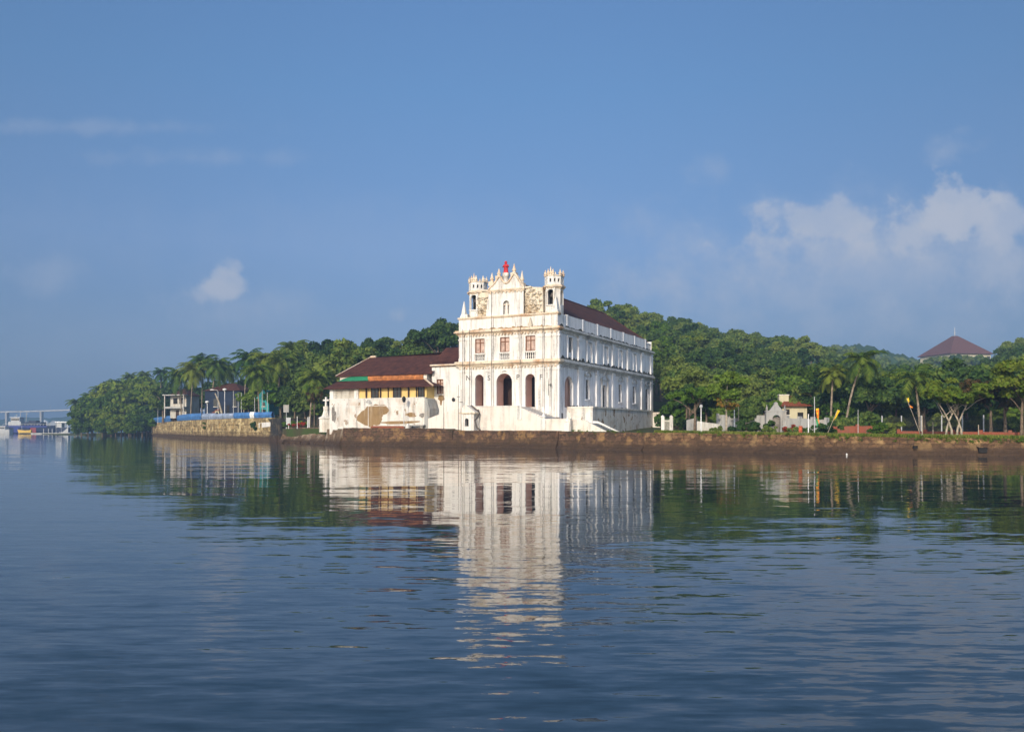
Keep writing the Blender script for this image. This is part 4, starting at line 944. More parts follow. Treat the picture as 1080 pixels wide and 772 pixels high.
# ledges, piers and pale plaster rest on that wall
m_ = MB(); m_.tube([p+Vector((-.05, -.22, -2.75)) for p in along(lline, 0.0, 1)], .2, 6); m_.tube([p+Vector((-.05, -.1, -1.3)) for p in along(lline, .1, .95)], .12, 6); m_.build('ledge', M['quay_left'], lq, -lline[0])
for i in range(34):
    s = .03+.94*i/33; p = along_pt(lline, s); rn = random.Random(i)
    m_ = MB(); wdt = .22+rn.random()*.2; m_.box(-wdt, wdt, -.34, .1, -2.5, -.85-rn.random()*.3, Matrix.Rotation(R(-38 if s < .5 else -55), 4, 'Z')); m_.build('pier', M['quay_left'], lq, p-lline[0])
p0, p1 = along_pt(lline, frac_of(lline, 273.5)), along_pt(lline, .995)
m_ = MB(); d_ = Vector((0, -.3, 0)); m_.add([p0+d_+Vector((0, 0, -2.0)), p1+d_+Vector((0, 0, -1.7)), p1+d_+Vector((0, 0, -.85)), p0+d_+Vector((0, 0, -1.0))], [(0, 1, 2, 3)]); m_.add([p0+d_+Vector((0, 0, -1.0)), p1+d_+Vector((0, 0, -.85)), p1+Vector((0, .2, -.85)), p0+Vector((0, .2, -1.0))], [(0, 1, 2, 3)]); m_.build('white_panel', M['white'], lq, -lline[0])
# blue tarpaulin strip on its top: several sheets
tp_ = thing('tarpaulin_fence', 'strip of blue tarpaulin sheets fixed along the top of the tall laterite wall', 'fence', lline[0])
def sheet(x0, x1, mat, h=1.35):
    a, b = frac_of(lline, x0), frac_of(lline, x1); pts = along(lline, a, b); m_ = MB(); rn = random.Random(int(x0)); vs = []
    for i, p in enumerate(pts):
        hh = h+(rn.random()-.5)*.1
        for (dy, z) in ((-.12, 0), (-.28-rn.random()*.05, hh*.5), (-.15, hh), (.25, hh+.03), (.4, 0)): vs.append(p+Vector((dy*.6, dy, z)))
    n = len(pts); m_.add(vs, [(i*5+j, (i+1)*5+j, (i+1)*5+j+1, i*5+j+1) for i in range(n-1) for j in range(4)], False)
    m_.build('tarpaulin_sheet', mat, tp_, -lline[0])
sheet(162, 181, M['blue_cloth'], 1.7); sheet(187.5, 213, M['blue_cloth'], 1.5); sheet(213.3, 228, M['greyblue_cloth'], 1.3); sheet(228.3, 247, M['greyblue_cloth'], 1.1); sheet(247.3, 264, M['blue_cloth'], 1.15); sheet(264.3, 268.5, M['white_metal'], 1.2); sheet(268.7, 287.3, M['blue_cloth'], 1.1)
m_ = MB()
pl0, pl1 = at(288, 166.5), at(298.5, 160)
o = thing('stone_pier', 'dark wet stone pier at the right end of the tall laterite wall', 'pier', pl0)
m_ = MB(); v_ = pl1-pl0; an = math.atan2(v_.y, v_.x); Mx = Matrix.Rotation(an, 4, 'Z')
m_.box(0, v_.length, -.5, 6, -1.2, 4.25, Mx); m_.build('masonry', M['pillar'], o)
m_ = MB(); m_.box(-.1, v_.length*.75, -.75, -.505, -1.2, 1.1, Mx); m_.build('footing', M['pillar'], o)
quay('low_quay_wall', [(298.8, 149, 1.55), (312, 146, 1.5), (330, 140.5, 1.5), (346, 134, 1.5)], 'low rubble quay wall with pale ledge below the garden and cross', M['quay_mid'], thick=2.6, batter=.9, seed=5, dips=.12)
quay('garden_wall', [(303, 151, 2.55), (330, 143.5, 2.5), (346, 138, 2.5)], 'short brown stone wall set back above the rubble quay below the cross', M['quay_mid'], thick=.8, batter=.05, seed=6, dips=.1)
quay('landing_ramp', [(345, 132, 2.3), (352, 128, 2.1), (361.8, 122.5, 2.3)], 'pale broken corner of quay wall at the boat landing beside the house', M['quay_mid'], thick=1.5, batter=.4, seed=8, dips=.1)
quay('quay_wall', [(362, 122, 2.42), (400, 119.5, 2.42), (440, 116.8, 2.38), (477.7, 114, 2.3)], 'brown mossy laterite quay wall in front of the long white house', M['quay'], seed=11)
quay('quay_wall', [(478.4, 113.6, 2.1), (535, 107.6, 2.08), (588.7, 101.6, 2.06)], 'brown laterite quay wall directly below the church facade and shrine', M['quay'], seed=12)
quay('quay_wall', [(590, 101.2, 1.95), (640, 95.8, 1.93), (680, 91.7, 1.9)], 'brown laterite quay wall below the side stairs of the church', M['quay'], seed=13)
quay('quay_wall', [(680.3, 91.6, 1.9), (780, 84.5, 1.78), (880, 77.6, 1.64), (980, 75, 1.5), (1080, 73.4, 1.44), (1400, 70, 1.4)], 'long ochre laterite quay wall along the grass bank right of the church', M['quay_right'], seed=14)
# outlets in the right wall
for (px, Y, zz, lb) in ((966, 75.0, .70, 'small dark drain opening in the quay wall below the leaning flag pole'), (1037, 73.9, .45, 'wide dark drain mouth in the quay wall below the spreading tree')):
    s = .15 if px == 966 else .32
    o = thing('drain_outlet', lb, 'drain', at(px, Y-.28, z=zz), R(-8), None)
    m_ = MB(); m_.box(-s, s, 0, .4, -s*.7, s*.7); m_.build('mouth', M['dark'], o)
    m_ = MB(); m_.box(-s*1.25, s*1.25, -.06, .3, s*.703, s*1.0); m_.build('lintel', M['quay_right'], o)
rr0 = random.Random(17); rk0 = None
for i in range(16):
    px = 299+i*3.9+rr0.random()*2; Y = quayY(px)-1.6-rr0.random()*1.2; r = .35+.4*rr0.random()
    if rk0 is None:
        rk0 = thing('boulder', 'dark wet boulder at the waterline below the garden quay', 'rock', at(px, Y, z=.05), 0, 'boulders below the garden quay'); vs = []
        for a in range(6):
            th = -math.pi/2+math.pi*a/5
            for b in range(8): k_ = .8+.4*rr0.random(); vs.append((math.cos(th)*math.cos(b*.785)*k_, math.cos(th)*math.sin(b*.785)*k_, math.sin(th)*.6*k_))
        m_ = MB(); m_.add(vs, [(a*8+b, a*8+(b+1) % 8, (a+1)*8+(b+1) % 8, (a+1)*8+b) for a in range(5) for b in range(8)]); m_.build('rock', M['quay_mid'], rk0); rk0.scale = (r,)*3
    else: dup(rk0, at(px, Y, z=.05), rr0.random()*6, (r*(.8+.6*rr0.random()), r, r*(.7+.5*rr0.random())))
# buoy
o = thing('buoy', 'small white float bobbing close to the right quay wall', 'buoy', at(893, 74.0, z=.0)); o.scale = (.55, .55, .55)
m_ = MB(); m_.lathe([(.02, -.12), (.1, -.08), (.13, .02), (.12, .1), (.06, .17), (.02, .2)], (0, 0, .12), 12); m_.lathe([(.02, .3), (.02, .36)], (0, 0, 0), 6); m_.build('float', M['white_metal'], o)
m_ = MB(); m_.lathe([(.09, -.15), (.1, .06)], (0, 0, 0), 10); m_.build('float_base', M['white_old'], o)

# ------------------------------------------------------------------ plants
LEAF = {}
def leaf_cloud(centers, radii, n, size, rng, flat=.8, drop=0.0):
    """leaf-clump quads spread over the shells of many small ellipsoids"""
    centers = np.array(centers); radii = np.array(radii); w_ = radii**2; w_ = w_/w_.sum()
    idx = rng.choice(len(centers), n, p=w_)
    d = rng.normal(size=(n, 3)); d /= np.linalg.norm(d, axis=1)[:, None]
    up = d[:, 2] < -.35; d[up, 2] *= -1
    r = radii[idx]*(.45+.72*rng.random(n))
    pos = centers[idx]+d*r[:, None]*np.array([1, 1, flat])
    pos[:, 2] -= drop*rng.random(n)
    nrm = d+rng.normal(size=(n, 3))*.75+np.array([0, 0, .25]); nrm /= np.linalg.norm(nrm, axis=1)[:, None]
    t = np.cross(nrm, rng.normal(size=(n, 3))); t /= np.linalg.norm(t, axis=1)[:, None]; b = np.cross(nrm, t)
    s = size*(.6+.8*rng.random(n))[:, None]
    e = .55+.3*rng.random(n)[:, None]
    q = np.stack([pos-t*s, pos-b*s*e-nrm*s*.15, pos+t*s, pos+b*s*e-nrm*s*.15], 1).reshape(-1, 3)
    return q
def quads_mesh(name, q, mat):
    n = len(q)//4; me = bpy.data.meshes.new(name)
    me.vertices.add(len(q)); me.vertices.foreach_set('co', q.astype(np.float32).ravel())
    me.loops.add(n*4); me.loops.foreach_set('vertex_index', np.arange(n*4, dtype=np.int32))
    me.polygons.add(n); me.polygons.foreach_set('loop_start', np.arange(0, n*4, 4, dtype=np.int32))
    me.materials.append(mat); me.update(calc_edges=True); return me
def crown_mesh(seed, rx, ry, rz, zc, nclump, nleaf, size, mat, hollow=.45, clump=(.26, .44), flat=.8, name='crown'):
    rng = np.random.default_rng(seed); cs_, rs_ = [], []
    for i in range(nclump):
        d = rng.normal(size=3); d /= np.linalg.norm(d); d[2] = d[2]*.9+.12
        rr = (hollow+(1-hollow)*rng.random()**.6)*.86
        if d[2] < -.2: rr *= .75
        cs_.append((d[0]*rx*rr, d[1]*ry*rr, zc+d[2]*rz*rr)); rs_.append((clump[0]+(clump[1]-clump[0])*rng.random())*min(rx, rz)*(1.0))
    return quads_mesh(name, leaf_cloud(cs_, rs_, nleaf, size, rng, flat), mat), cs_
def trunk_mb(h, r, limbs, seed, lean=(0, 0), n=5):
    rn = random.Random(seed); mb = MB()
    pts = [(lean[0]*t*t+(rn.random()-.5)*.15*h/8*(0 < t < 1), lean[1]*t*t, h*t) for t in np.linspace(0, 1, n)]
    mb.tube(pts, [r*(1.25-.75*t) if t else r*1.45 for t in np.linspace(0, 1, n)], 8)
    for (tx, ty, tz) in limbs:
        k = .5+.45*rn.random(); b = Vector(pts[0]).lerp(Vector(pts[-1]), k); e = Vector((tx, ty, tz)); m_ = b.lerp(e, .5)+Vector((0, 0, (e-b).length*.08))
        mb.tube([b, m_, e], [r*.5, r*.33, r*.12], 6)
    return mb
def make_tree(name, label, cat, loc, mat, seed, rx, rz, zc, nclump=16, nleaf=3200, size=.42, trunk='trunk', tr=.28, group=None, hollow=.45, flat=.8, clump=(.26, .44), ry=None, stems=1):
    t = thing(name, label, cat, loc, 0, group)
    me, cs_ = crown_mesh(seed, rx, ry or rx, rz, zc, nclump, nleaf, size, M[mat], hollow, clump, flat)
    c = bpy.data.objects.new('crown', me); COL.objects.link(c); c.parent = t
    rn = random.Random(seed)
    for k in range(stems):
        lb = rn.sample(cs_, min(len(cs_), 7)) if stems == 1 else rn.sample(cs_, 3)
        ln = (0, 0) if stems == 1 else ((rn.random()-.5)*rx*.9, (rn.random()-.5)*rx*.4)
        o = trunk_mb(zc*.95 if stems == 1 else zc*.8, tr, lb, seed+k, ln).build('trunk' if stems == 1 else 'stem', M[trunk], t)
        if stems > 1: o.location = ((k-(stems-1)/2)*.5, rn.random()*.4, 0)
    return t
def zg(px, Y): return landz(px, Y)
def clear(o):
    for c in list(o.children_recursive): bpy.data.objects.remove(c)
    bpy.data.objects.remove(o)

# hillside woods: single trees, eight prototypes copied over the slopes
WOOD_R = 'broad crowned forest tree on the wooded hillside behind and right of the church'
WOOD_L = 'dark rounded forest tree on the wooded rise behind the long house'
protos = []
for i, (mt, rx, rz) in enumerate((('leaf', 5.2, 4.4), ('leaf', 6.2, 4.8), ('leaf_dark', 5.4, 5.0), ('leaf', 4.6, 5.4), ('leaf_yellow', 5.0, 4.2), ('leaf_dark', 6.4, 4.6), ('leaf_bright', 4.6, 4.0), ('leaf', 7.0, 5.0))):
    protos.append(make_tree('hill_tree', WOOD_R, 'tree', (0, 0, 0), mt, 100+i, rx, rz, 8.6, 26+i, 5600, .40, group='trees on the hillside right of the church', clump=(.24, .42), hollow=.25))
used = set()
def plant(k, px, Y, sc, rz, label, group, dz=0.0):
    loc = at(px, Y, z=zg(px, Y)-(.5 if Y < 215 else 3.8)+dz)
    if Y > 120:
        rg = interp(RIDGE, px); ff = max(0, min(1, (Y-122)/(RYF(px)-122))); lim = rg+(402-rg)*(1-ff)**1.5 if px > 500 else rg
        sc = min(sc, max(.5, (at(px, Y, py=lim+rn.random()*7-2).z-loc.z)/13.0))
    if k not in used:
        used.add(k); o = protos[k]; o.location = loc; o.rotation_euler = (0, 0, rz); o.scale = (sc, sc, sc); o['label'] = label; o['group'] = group; return o
    return dup(protos[k], loc, rz, sc, label, group)
rn = random.Random(5)
rowsY = [124, 138, 152, 166, 181, 197, 214, 232, 251, 270, 288, 300]
for ri, Y in enumerate(rowsY):
    step = (6.0+Y*.009)/Y*F
    px = 690+5.0/Y*F+rn.random()*step*.4 if Y < 166 else 596+rn.random()*step
    while px < 1115:
        yy = Y+(rn.random()-.5)*12; sc = .8+.5*rn.random()
        k = rn.choices(range(8), [4, 4, 1.8, 3.2, 2.8, 1.2, 1.8, 3])[0]
        if not (730 < px < 860 and Y < 132) and not (860 <= px < 1060 and Y > 210 and rn.random() < .3):
            if Y < 150: sc *= .8
            if 885 < px < 1052: sc *= .8
            plant(k, px, yy, sc, rn.random()*6.28, WOOD_R, 'trees on the hillside right of the church')
        px += step*(.75+.5*rn.random())
for ri, Y in enumerate((168, 183, 198, 212, 228)):
    step = (8+Y*.014)/Y*F; px = 306+rn.random()*step
    while px < 488:
        sc = .75+.45*rn.random()
        plant(rn.choice((0, 1, 2, 2, 5, 3, 7)), px, Y+(rn.random()-.5)*14, sc, rn.random()*6.28, WOOD_L, 'trees on the rise behind the long house')
        px += step*(.75+.5*rn.random())
for (px, Y, k, sc, py) in ((458, 215, 2, 1, 337), (476, 218, 5, 1, 330), (467, 212, 2, 1, 334), (444, 215, 5, 1, 345), (484, 222, 2, 1, 328), (401, 222, 2, 1, 346), (360, 220, 0, 1, 353), (345, 222, 1, 1, 356), (424, 224, 2, 1, 358), (380, 224, 2, 1, 362), (318, 222, 2, 1, 364), (300, 222, 0, 1, 370)):
    sc = max(.7, min(1.5, (at(px, Y, py=py).z-zg(px, Y)+.8)/13.2)); o = plant(k, px, Y, sc, px, WOOD_L, 'trees on the rise behind the long house')
for (px, Y, k, sc, py) in ((622, 262, 2, .8, 316), (648, 255, 1, 1.15, 314), (660, 262, 5, .9, 319), (706, 270, 2, 1.0, 328), (722, 262, 7, .95, 328), (690, 275, 0, .8, 331), (776, 280, 0, .9, 342), (812, 285, 7, 1.1, 346), (795, 290, 1, .9, 350), (845, 290, 1, 1.0, 354), (1068, 215, 1, 1.2, 351), (1085, 205, 7, 1.1, 346), (1052, 230, 0, 1, 362)):
    sc = max(.7, min(1.5, (at(px, Y, py=py).z-zg(px, Y)+.8)/13.2)); o = plant(k, px, Y, sc, px, WOOD_R, 'trees on the hillside right of the church')
for (px, Y, k, sc) in ((722, 140, 0, .75), (718, 150, 3, .8), (697, 172, 2, .9), (728, 138, 7, .6), (700, 184, 1, 1.0)): plant(k, px, Y, sc, px, WOOD_R, 'trees on the hillside right of the church')
for k in range(8):
    if k not in used: clear(protos[k])

# mangrove clump at the far left
MG = 'rounded green mangrove tree in the waterside clump left of the laterite wall'
mp_ = [make_tree('mangrove_tree', MG, 'tree', (0, 0, 0), 'mangrove', 300+i, 4.6, 4.4, 4.6, 30, 6500, .36, clump=(.18, .34), group='mangroves left of the laterite wall', tr=.22, hollow=.35) for i in range(3)]
for i, (px, Y, sc) in enumerate(((86, 314, .95), (97, 322, 1.35), (108, 312, 1.3), (120, 318, 1.65), (132, 308, 1.45), (146, 314, 1.75), (158, 322, 1.85), (138, 330, 2.0), (122, 335, 1.85), (107, 334, 1.6), (154, 338, 2.15), (168, 335, 1.9), (93, 306, .7), (108, 301, .75), (122, 300, .8), (136, 300, .8), (150, 300, .9), (162, 310, 1.0), (174, 326, 1.5), (82, 308, .55), (112, 306, 1.0), (128, 304, 1.0), (142, 304, 1.1), (155, 306, 1.2))):
    loc = at(px, Y, z=-.6); sc *= 1.22 if Y >= 314 else 1.0
    if i < 3: o = mp_[i]; o.location = loc; o.scale = (sc,)*3
    else: dup(mp_[i % 3], loc, i*1.3, sc)
for (px, Y, sc, mt, lb, nm) in ((137, 288, .62, 'leaf_bright', 'bright green bush at the water edge in front of the mangroves', 'waterside_bush'), (117, 288, .42, 'leaf_yellow', 'low yellow green bush at the foot of the mangroves', 'waterside_bush')):
    o = make_tree(nm, lb, 'bush', at(px, Y, z=-.3), mt, int(px), 4.2, 4.4, 4.0, 14, 2600, .4, tr=.12, hollow=.3, stems=3); o.scale = (sc, sc, sc)
o = make_tree('wall_shrub', 'leafy shrub growing at the left end of the laterite wall', 'shrub', at(160.5, 290, z=.6), 'leaf_bright', 77, 2.1, 2.0, 3.4, 10, 1200, .35, tr=.1, hollow=.3)

# palms
def palm(name, label, loc, h, lean, seed, mat='palm', L_=4.2, nf=20, group=None, tr=.17, trunk='palm_trunk', lw=.13):
    rn = random.Random(seed); t = thing(name, label, 'palm', loc, 0, group)
    pts = [(lean[0]*u**1.7, lean[1]*u**1.7, h*u) for u in np.linspace(0, 1, 9)]
    tm_ = MB(); tm_.tube(pts, [tr*(1.5 if u == 0 else 1.1-.4*u) for u in np.linspace(0, 1, 9)], 8); tm_.build('trunk', M[trunk], t)
    top = Vector(pts[-1]); Q = []
    for k in range(nf):
        az = k*2.39996+rn.random()*.4; el0 = R(78-120*(k/nf)**1.1+rn.random()*14); ln = L_*(.8+.35*rn.random()); n = 12
        p = top.copy(); e = el0; rach = [p.copy()]
        for i in range(n):
            p = p+Vector((math.cos(az)*math.cos(e), math.sin(az)*math.cos(e), math.sin(e)))*ln/n; rach.append(p.copy()); e -= R(8.5+3*rn.random())*(1 if e > -1.35 else .1)
        side0 = Vector((-math.sin(az), math.cos(az), 0))
        for i in range(n):
            a, b = rach[i], rach[i+1]; tdir = (b-a).normalized(); wq = .05*(1-i/n)+.015
            Q += [a-side0*wq, a+side0*wq, b+side0*wq*.9, b-side0*wq*.9]
            if i == 0: continue
            ll = L_*.26*math.sin(math.pi*min(1, (i+.6)/(n+.4))**.7)+.15
            for sgn in (-1, 1):
                for h_ in (0, .5):
                    o_ = a.lerp(b, h_); dr_ = (side0*sgn*(.85+.2*rn.random())+tdir*.55+Vector((0, 0, -.35-.45*rn.random()))).normalized(); e_ = o_+dr_*ll
                    wv = tdir*lw*.5
                    Q += [o_-wv, o_+wv, e_+wv*.35, e_-wv*.35]
    me = quads_mesh('crown', np.array([tuple(q) for q in Q]), M[mat]); c = bpy.data.objects.new('crown', me); COL.objects.link(c); c.parent = t
    nb = MB()
    for k in range(6): an = k*1.05; nb.lathe([(.03, -.16), (.12, -.1), (.14, 0), (.1, .12), (.02, .16)], (top.x+math.cos(an)*.28, top.y+math.sin(an)*.28, top.z-.35-.12*(k % 2)), 7)
    nb.build('coconuts', M['leaf_yellow'], t)
    return t
def palm_px(px, py, Y, lean, seed, label, mat='palm', L_=4.2, group=None, base=None, **kw):
    """crown centre at photo column px,row py at distance Y"""
    gz = zg(px, Y) if base is None else base; top = at(px, Y, py=py); h = top.z-gz
    return palm('coconut_palm', label, (top.x-lean[0], Y-lean[1], gz-.1), h+.1, lean, seed, mat, L_, group=group, **kw)
G1 = 'coconut palms behind the laterite wall'
PL = [(188, 394, 230, -1.0, 'palm_dark', 'leftmost coconut palm behind the blue tarpaulin strip'), (204, 388, 222, .6, 'palm', 'coconut palm with hanging brown skirt above the pale balcony hut'),
      (214, 380, 226, .2, 'palm_dark', 'tall upright coconut palm above the globe lamp post'), (228, 384, 218, 1.4, 'palm_dark', 'coconut palm with leaning pale trunk left of the blue walled house'),
      (241, 388, 230, -.6, 'palm_dark', 'dark coconut palm directly above the blue walled house roof'), (261, 377, 205, .8, 'palm_dark', 'tallest dark coconut palm rising behind the blue walled house'),
      (281, 378, 190, -.8, 'palm', 'yellowish coconut palm above the teal shed'), (296, 382, 186, .6, 'palm', 'full crowned coconut palm right of the teal shed'),
      (308, 368, 205, -.5, 'palm_dark', 'tall coconut palm with raised fronds above the garden'), (331, 398, 158, .7, 'palm', 'low coconut palm touching the left end of the house roof'),
      (271, 391, 176, -.5, 'palm', 'short golden coconut palm in front of the teal shed'), (318, 385, 190, .6, 'palm_dark', 'dark coconut palm behind the low palm left of the house')]
for i, (px, py, Y, ln, mt, lb) in enumerate(PL): palm_px(px, py+3, Y, (ln, .2), 400+i, lb, mt, 5.4 if i not in (9, 10) else 4.6, G1, nf=32, lw=.22)
for i, (px, py, Y, lb) in enumerate(((80, 426, 345, 'small dark palm at the left tip of the mangrove clump'), (93, 419, 350, 'second dark palm over the left slope of the mangroves'), (104, 412, 352, 'third dark palm over the middle of the mangroves'), (120, 405, 352, 'dark palm rising over the mangrove top'), (137, 399, 350, 'dark palm highest over the mangrove clump'), (152, 397, 345, 'dark palm between mangrove clump and coconut palms'), (170, 394, 330, 'dark palm just left of the coconut palm row'))):
    palm_px(px, py, Y, (.4, 0), 450+i, lb, 'palm_dark', 4.8, 'dark palms over the mangroves', base=.5, nf=22, lw=.28)
G2 = 'tall palms among the trees on the right'
for i, (px, py, Y, ln, L_, mt, lb) in enumerate(((909.5, 381, 112, 2.2, 3.6, 'palm', 'tallest slender palm with bent pale trunk behind the red wall'), (878.5, 395, 116, .3, 3.0, 'palm', 'short pale green palm left of the tall bent palm'), (965, 402, 104, -.6, 3.6, 'palm', 'leaning palm with drooping crown above the saffron flag'), (796, 412, 150, .3, 3.4, 'palm', 'slim pale palm half hidden in the hillside trees above the cemetery wall'))):
    palm_px(px, py, Y, (ln, 0), 470+i, lb, mt, L_, G2, nf=20, lw=.16, tr=.15)

BK = 'dark broadleaf tree filling the gap behind the coconut palm row'
bp = make_tree('backdrop_tree', BK, 'tree', (0, 0, 0), 'leaf_dark', 540, 4.6, 4.2, 6.4, 26, 4600, .36, group='dark trees behind the coconut palms', clump=(.18, .36), hollow=.35)
for i, (px, Y, py) in enumerate(((172, 262, 398), (184, 258, 402), (197, 260, 398), (210, 262, 394), (223, 258, 397), (236, 262, 393), (248, 258, 396), (259, 250, 392), (270, 240, 390), (282, 235, 386), (292, 232, 384), (303, 228, 380), (256, 225, 404), (266, 215, 408), (276, 210, 404))):
    loc = at(px, Y, z=4.0); sc = (at(px, Y, py=py+9).z-4.0)/10.4
    if i == 0: bp.location = loc; bp.scale = (sc,)*3
    else: dup(bp, loc, i*1.1, sc)
UG = 'low green undergrowth shrub under the trees behind the right bank'
ug = make_tree('undergrowth_shrub', UG, 'shrub', (0, 0, 0), 'leaf', 541, 1.9, 1.4, 1.3, 16, 2400, .18, group='undergrowth behind the right bank', tr=.06, hollow=.25, stems=3)
ub = make_tree('undergrowth_shrub', UG, 'shrub', (0, 0, 0), 'leaf_bright', 542, 1.9, 1.5, 1.4, 16, 2400, .18, group='undergrowth behind the right bank', tr=.06, hollow=.25, stems=3)
ru = random.Random(31); uu = 0; px = 706
while px < 1110:
    Y = 116+ru.random()*8 if px < 760 else (110+ru.random()*10 if px > 872 else 132+ru.random()*6)
    for dY, ks in ((0, 1.0), (8, 1.5)):
        loc = at(px+dY*.6, Y+dY, z=zg(px, Y+dY)-.2); sc = ks*(.9+.5*ru.random()); src = (ug, ub)[uu % 2]
        if uu < 2: src.location = loc; src.scale = (sc,)*3
        else: dup(src, loc, ru.random()*6, sc)
        uu += 1
    px += 12+ru.random()*7
# ------------------------------------------------------------------ garden between the wall and the house
rn = random.Random(9)
for i, (px, Y, sc, mt, lb) in enumerate(((262, 185, .75, 'leaf_bright', 'bright climbing shrub beside the blue walled house'), (296, 176, .95, 'leaf_bright', 'bright leafy creeper covered tree behind the dark pier'), (311, 172, .85, 'leaf', 'green garden tree behind the signboard'), (322, 166, .9, 'leaf_dark', 'dark garden tree left of the stone cross'), (304, 190, 1.2, 'leaf_dark', 'dark backdrop tree behind the garden creepers'), (284, 192, 1.1, 'leaf_dark', 'dark backdrop tree behind the teal shed'), (335, 160, .9, 'leaf', 'green tree behind the stone cross'), (327, 178, 1.3, 'leaf_dark', 'large dark tree behind the low palm'), (346, 170, 1.15, 'leaf', 'leafy green tree behind the left end of the house roof'))):
    o = make_tree('garden_tree', lb, 'tree', at(px, Y, z=zg(px, Y)-.2), mt, 500+i, 3.6, 4.2, 5.0, 16, 3000, .34, tr=.2, hollow=.35); o.scale = (sc, sc, sc)
for i, (px, Y, lb) in enumerate(((306, 154, 'small clipped grassy hedge by the signboard'), (318, 152, 'green hedge behind the red flower bed left of the cross'))):
    o = make_tree('hedge', lb, 'hedge', at(px, Y, z=2.3), 'leaf_bright', 520+i, 1.8, .7, .7, 14, 1100, .2, tr=.06, hollow=.3, stems=3)
o = make_tree('flower_bed', 'red flowering bushes in the garden left of the stone cross', 'flowers', at(315.5, 147.5, z=2.4), 'bougain', 530, 2.2, .5, .55, 16, 900, .16, tr=.05, hollow=.3, stems=4)
o = make_tree('flower_bush', 'red brown bougainvillea spilling over the blue tarpaulin strip', 'bush', at(184.3, 243, z=4.6), 'bougain', 531, 1.0, 1.1, 1.0, 10, 700, .2, tr=.06, hollow=.3, stems=3)
o = make_tree('wall_creeper', 'dark creeper hanging on the laterite wall beside the white panel', 'creeper', at(269, 172.3, z=1.2), 'leaf_dark', 532, .9, 1.5, 1.5, 10, 900, .18, tr=.05, hollow=.2)
o = make_tree('wall_creeper', 'thin creeper on the middle of the laterite wall', 'creeper', at(216, 198.5, z=1.2), 'leaf_yellow', 533, .6, 1.5, 1.7, 8, 350, .18, tr=.04, hollow=.2)
o = make_tree('small_tree', 'thin bare reddish young tree left of the stone cross', 'tree', at(331.5, 146, z=2.3), 'leaf_brown', 534, 1.6, 2.4, 5.4, 12, 500, .16, trunk='trunk', tr=.09, hollow=.3)
# stone cross
cr = thing('stone_cross', 'white stone cross on a stepped octagonal pedestal left of the house', 'cross', at(344, 134, z=2.3), FROT)
cz0 = 0; zc_ = at(344, 134, py=418.8).z-2.3; zq = at(344, 134, py=428.5).z-2.3
m_ = MB(); m_.lathe([(1.1, -.5), (1.1, 1.5), (1.22, 1.55), (1.22, 1.72), (.85, 1.9), (.8, 1.95)], (0, 0, 0), 8, False, math.pi/8); m_.build('pedestal', M['white_old'], cr)
m_ = MB(); m_.lathe([(.75, 1.95), (.62, 2.1), (.40, 2.9), (.46, 2.95), (.46, zq)], (0, 0, 0), 8, False, math.pi/8); m_.build('plinth', M['white_old'], cr)
m_ = MB(); m_.box(-.13, .13, -.12, .12, zq, zc_); m_.box(-.55, -.132, -.115, .115, zc_-.62, zc_-.36); m_.box(.132, .55, -.115, .115, zc_-.62, zc_-.36)
m_.build('cross', M['white'], cr)
# signs and posts in the garden
def post(name, label, cat, px, Y, ytop, mat='white_metal', r=.06, base=None, group=None, extra=None):
    gz = zg(px, Y) if base is None else base; h = at(px, Y, py=ytop).z-gz
    o = thing(name, label, cat, at(px, Y, z=gz-.1), 0, group); m_ = MB(); m_.lathe([(r*1.6, 0), (r*1.6, .25), (r, .3), (r*.8, h+.1)], (0, 0, 0), 8); m_.build('pole', M[mat], o)
    if extra: extra(o, h+.1)
    return o
def board(w_, h_, mat, z_off=0):
    def f(o, h):
        m_ = MB(); m_.box(-w_/2, w_/2, -.14, -.09, h-h_+z_off, h+z_off); m_.build('board', M[mat], o)
    return f
post('sign_board', 'tall pale blank board on a post among the creepers', 'sign', 302, 158, 427, 'grey_metal', .06, extra=board(1.0, 1.35, 'grey_plaster'))
post('sign_board', 'small pale blue board on the edge of the dark pier', 'sign', 304.4, 147.5, 440.5, 'white_metal', .05, base=2.3, extra=board(.75, 1.2, 'grey_metal'))
for px, yt, lb in ((313.5, 439, 'short cream post between the small board and the white posts'), (326, 439.5, 'white garden post nearer to the stone cross'), (324.4, 440, 'thin white garden post left of its thicker neighbour')):
    post('garden_post', lb, 'post', px, 146.5, yt, 'white_metal', .1 if px == 326 else .06, base=2.3, group='posts in the garden')
# lamps and poles behind the tarpaulin strip
def lantern(o, h):
    m_ = MB(); m_.lathe([(.05, 0), (.2, .1), (.28, .5), (.3, .55), (.2, .75), (.04, .9)], (0, 0, h), 8); m_.build('lantern', M['iron'], o)
def globe(o, h):
    m_ = MB(); m_.lathe([(.04, 0), (.35, .1), (.5, .35), (.45, .5), (.1, .6)], (0, 0, h-.1), 10); m_.build('lamp_shade', M['white_metal'], o)
def arm(o, h):
    m_ = MB(); m_.tube([(0, 0, h-.1), (-.25, 0, h+.3), (-1.1, 0, h+.45)], .06, 6); m_.build('arm', M['grey_metal'], o)
    m_ = MB(); m_.box(-1.8, -1.0, -.16, .16, h+.35, h+.5); m_.build('lamp_head', M['white_metal'], o)
post('lamp_post', 'tall lamp post with broad white shade in front of the blue walled house', 'street lamp', 237, 195, 412, 'white_metal', .08, base=4.3, extra=globe)
post('lamp_post', 'shorter lamp post with white shade among pale palm trunks', 'street lamp', 218.6, 203, 425, 'white_metal', .08, base=4.3, extra=globe)
post('lamp_post', 'curved arm lamp post above the leaning palm trunk', 'street lamp', 230, 196, 413, 'grey_metal', .09, base=4.3, extra=arm)
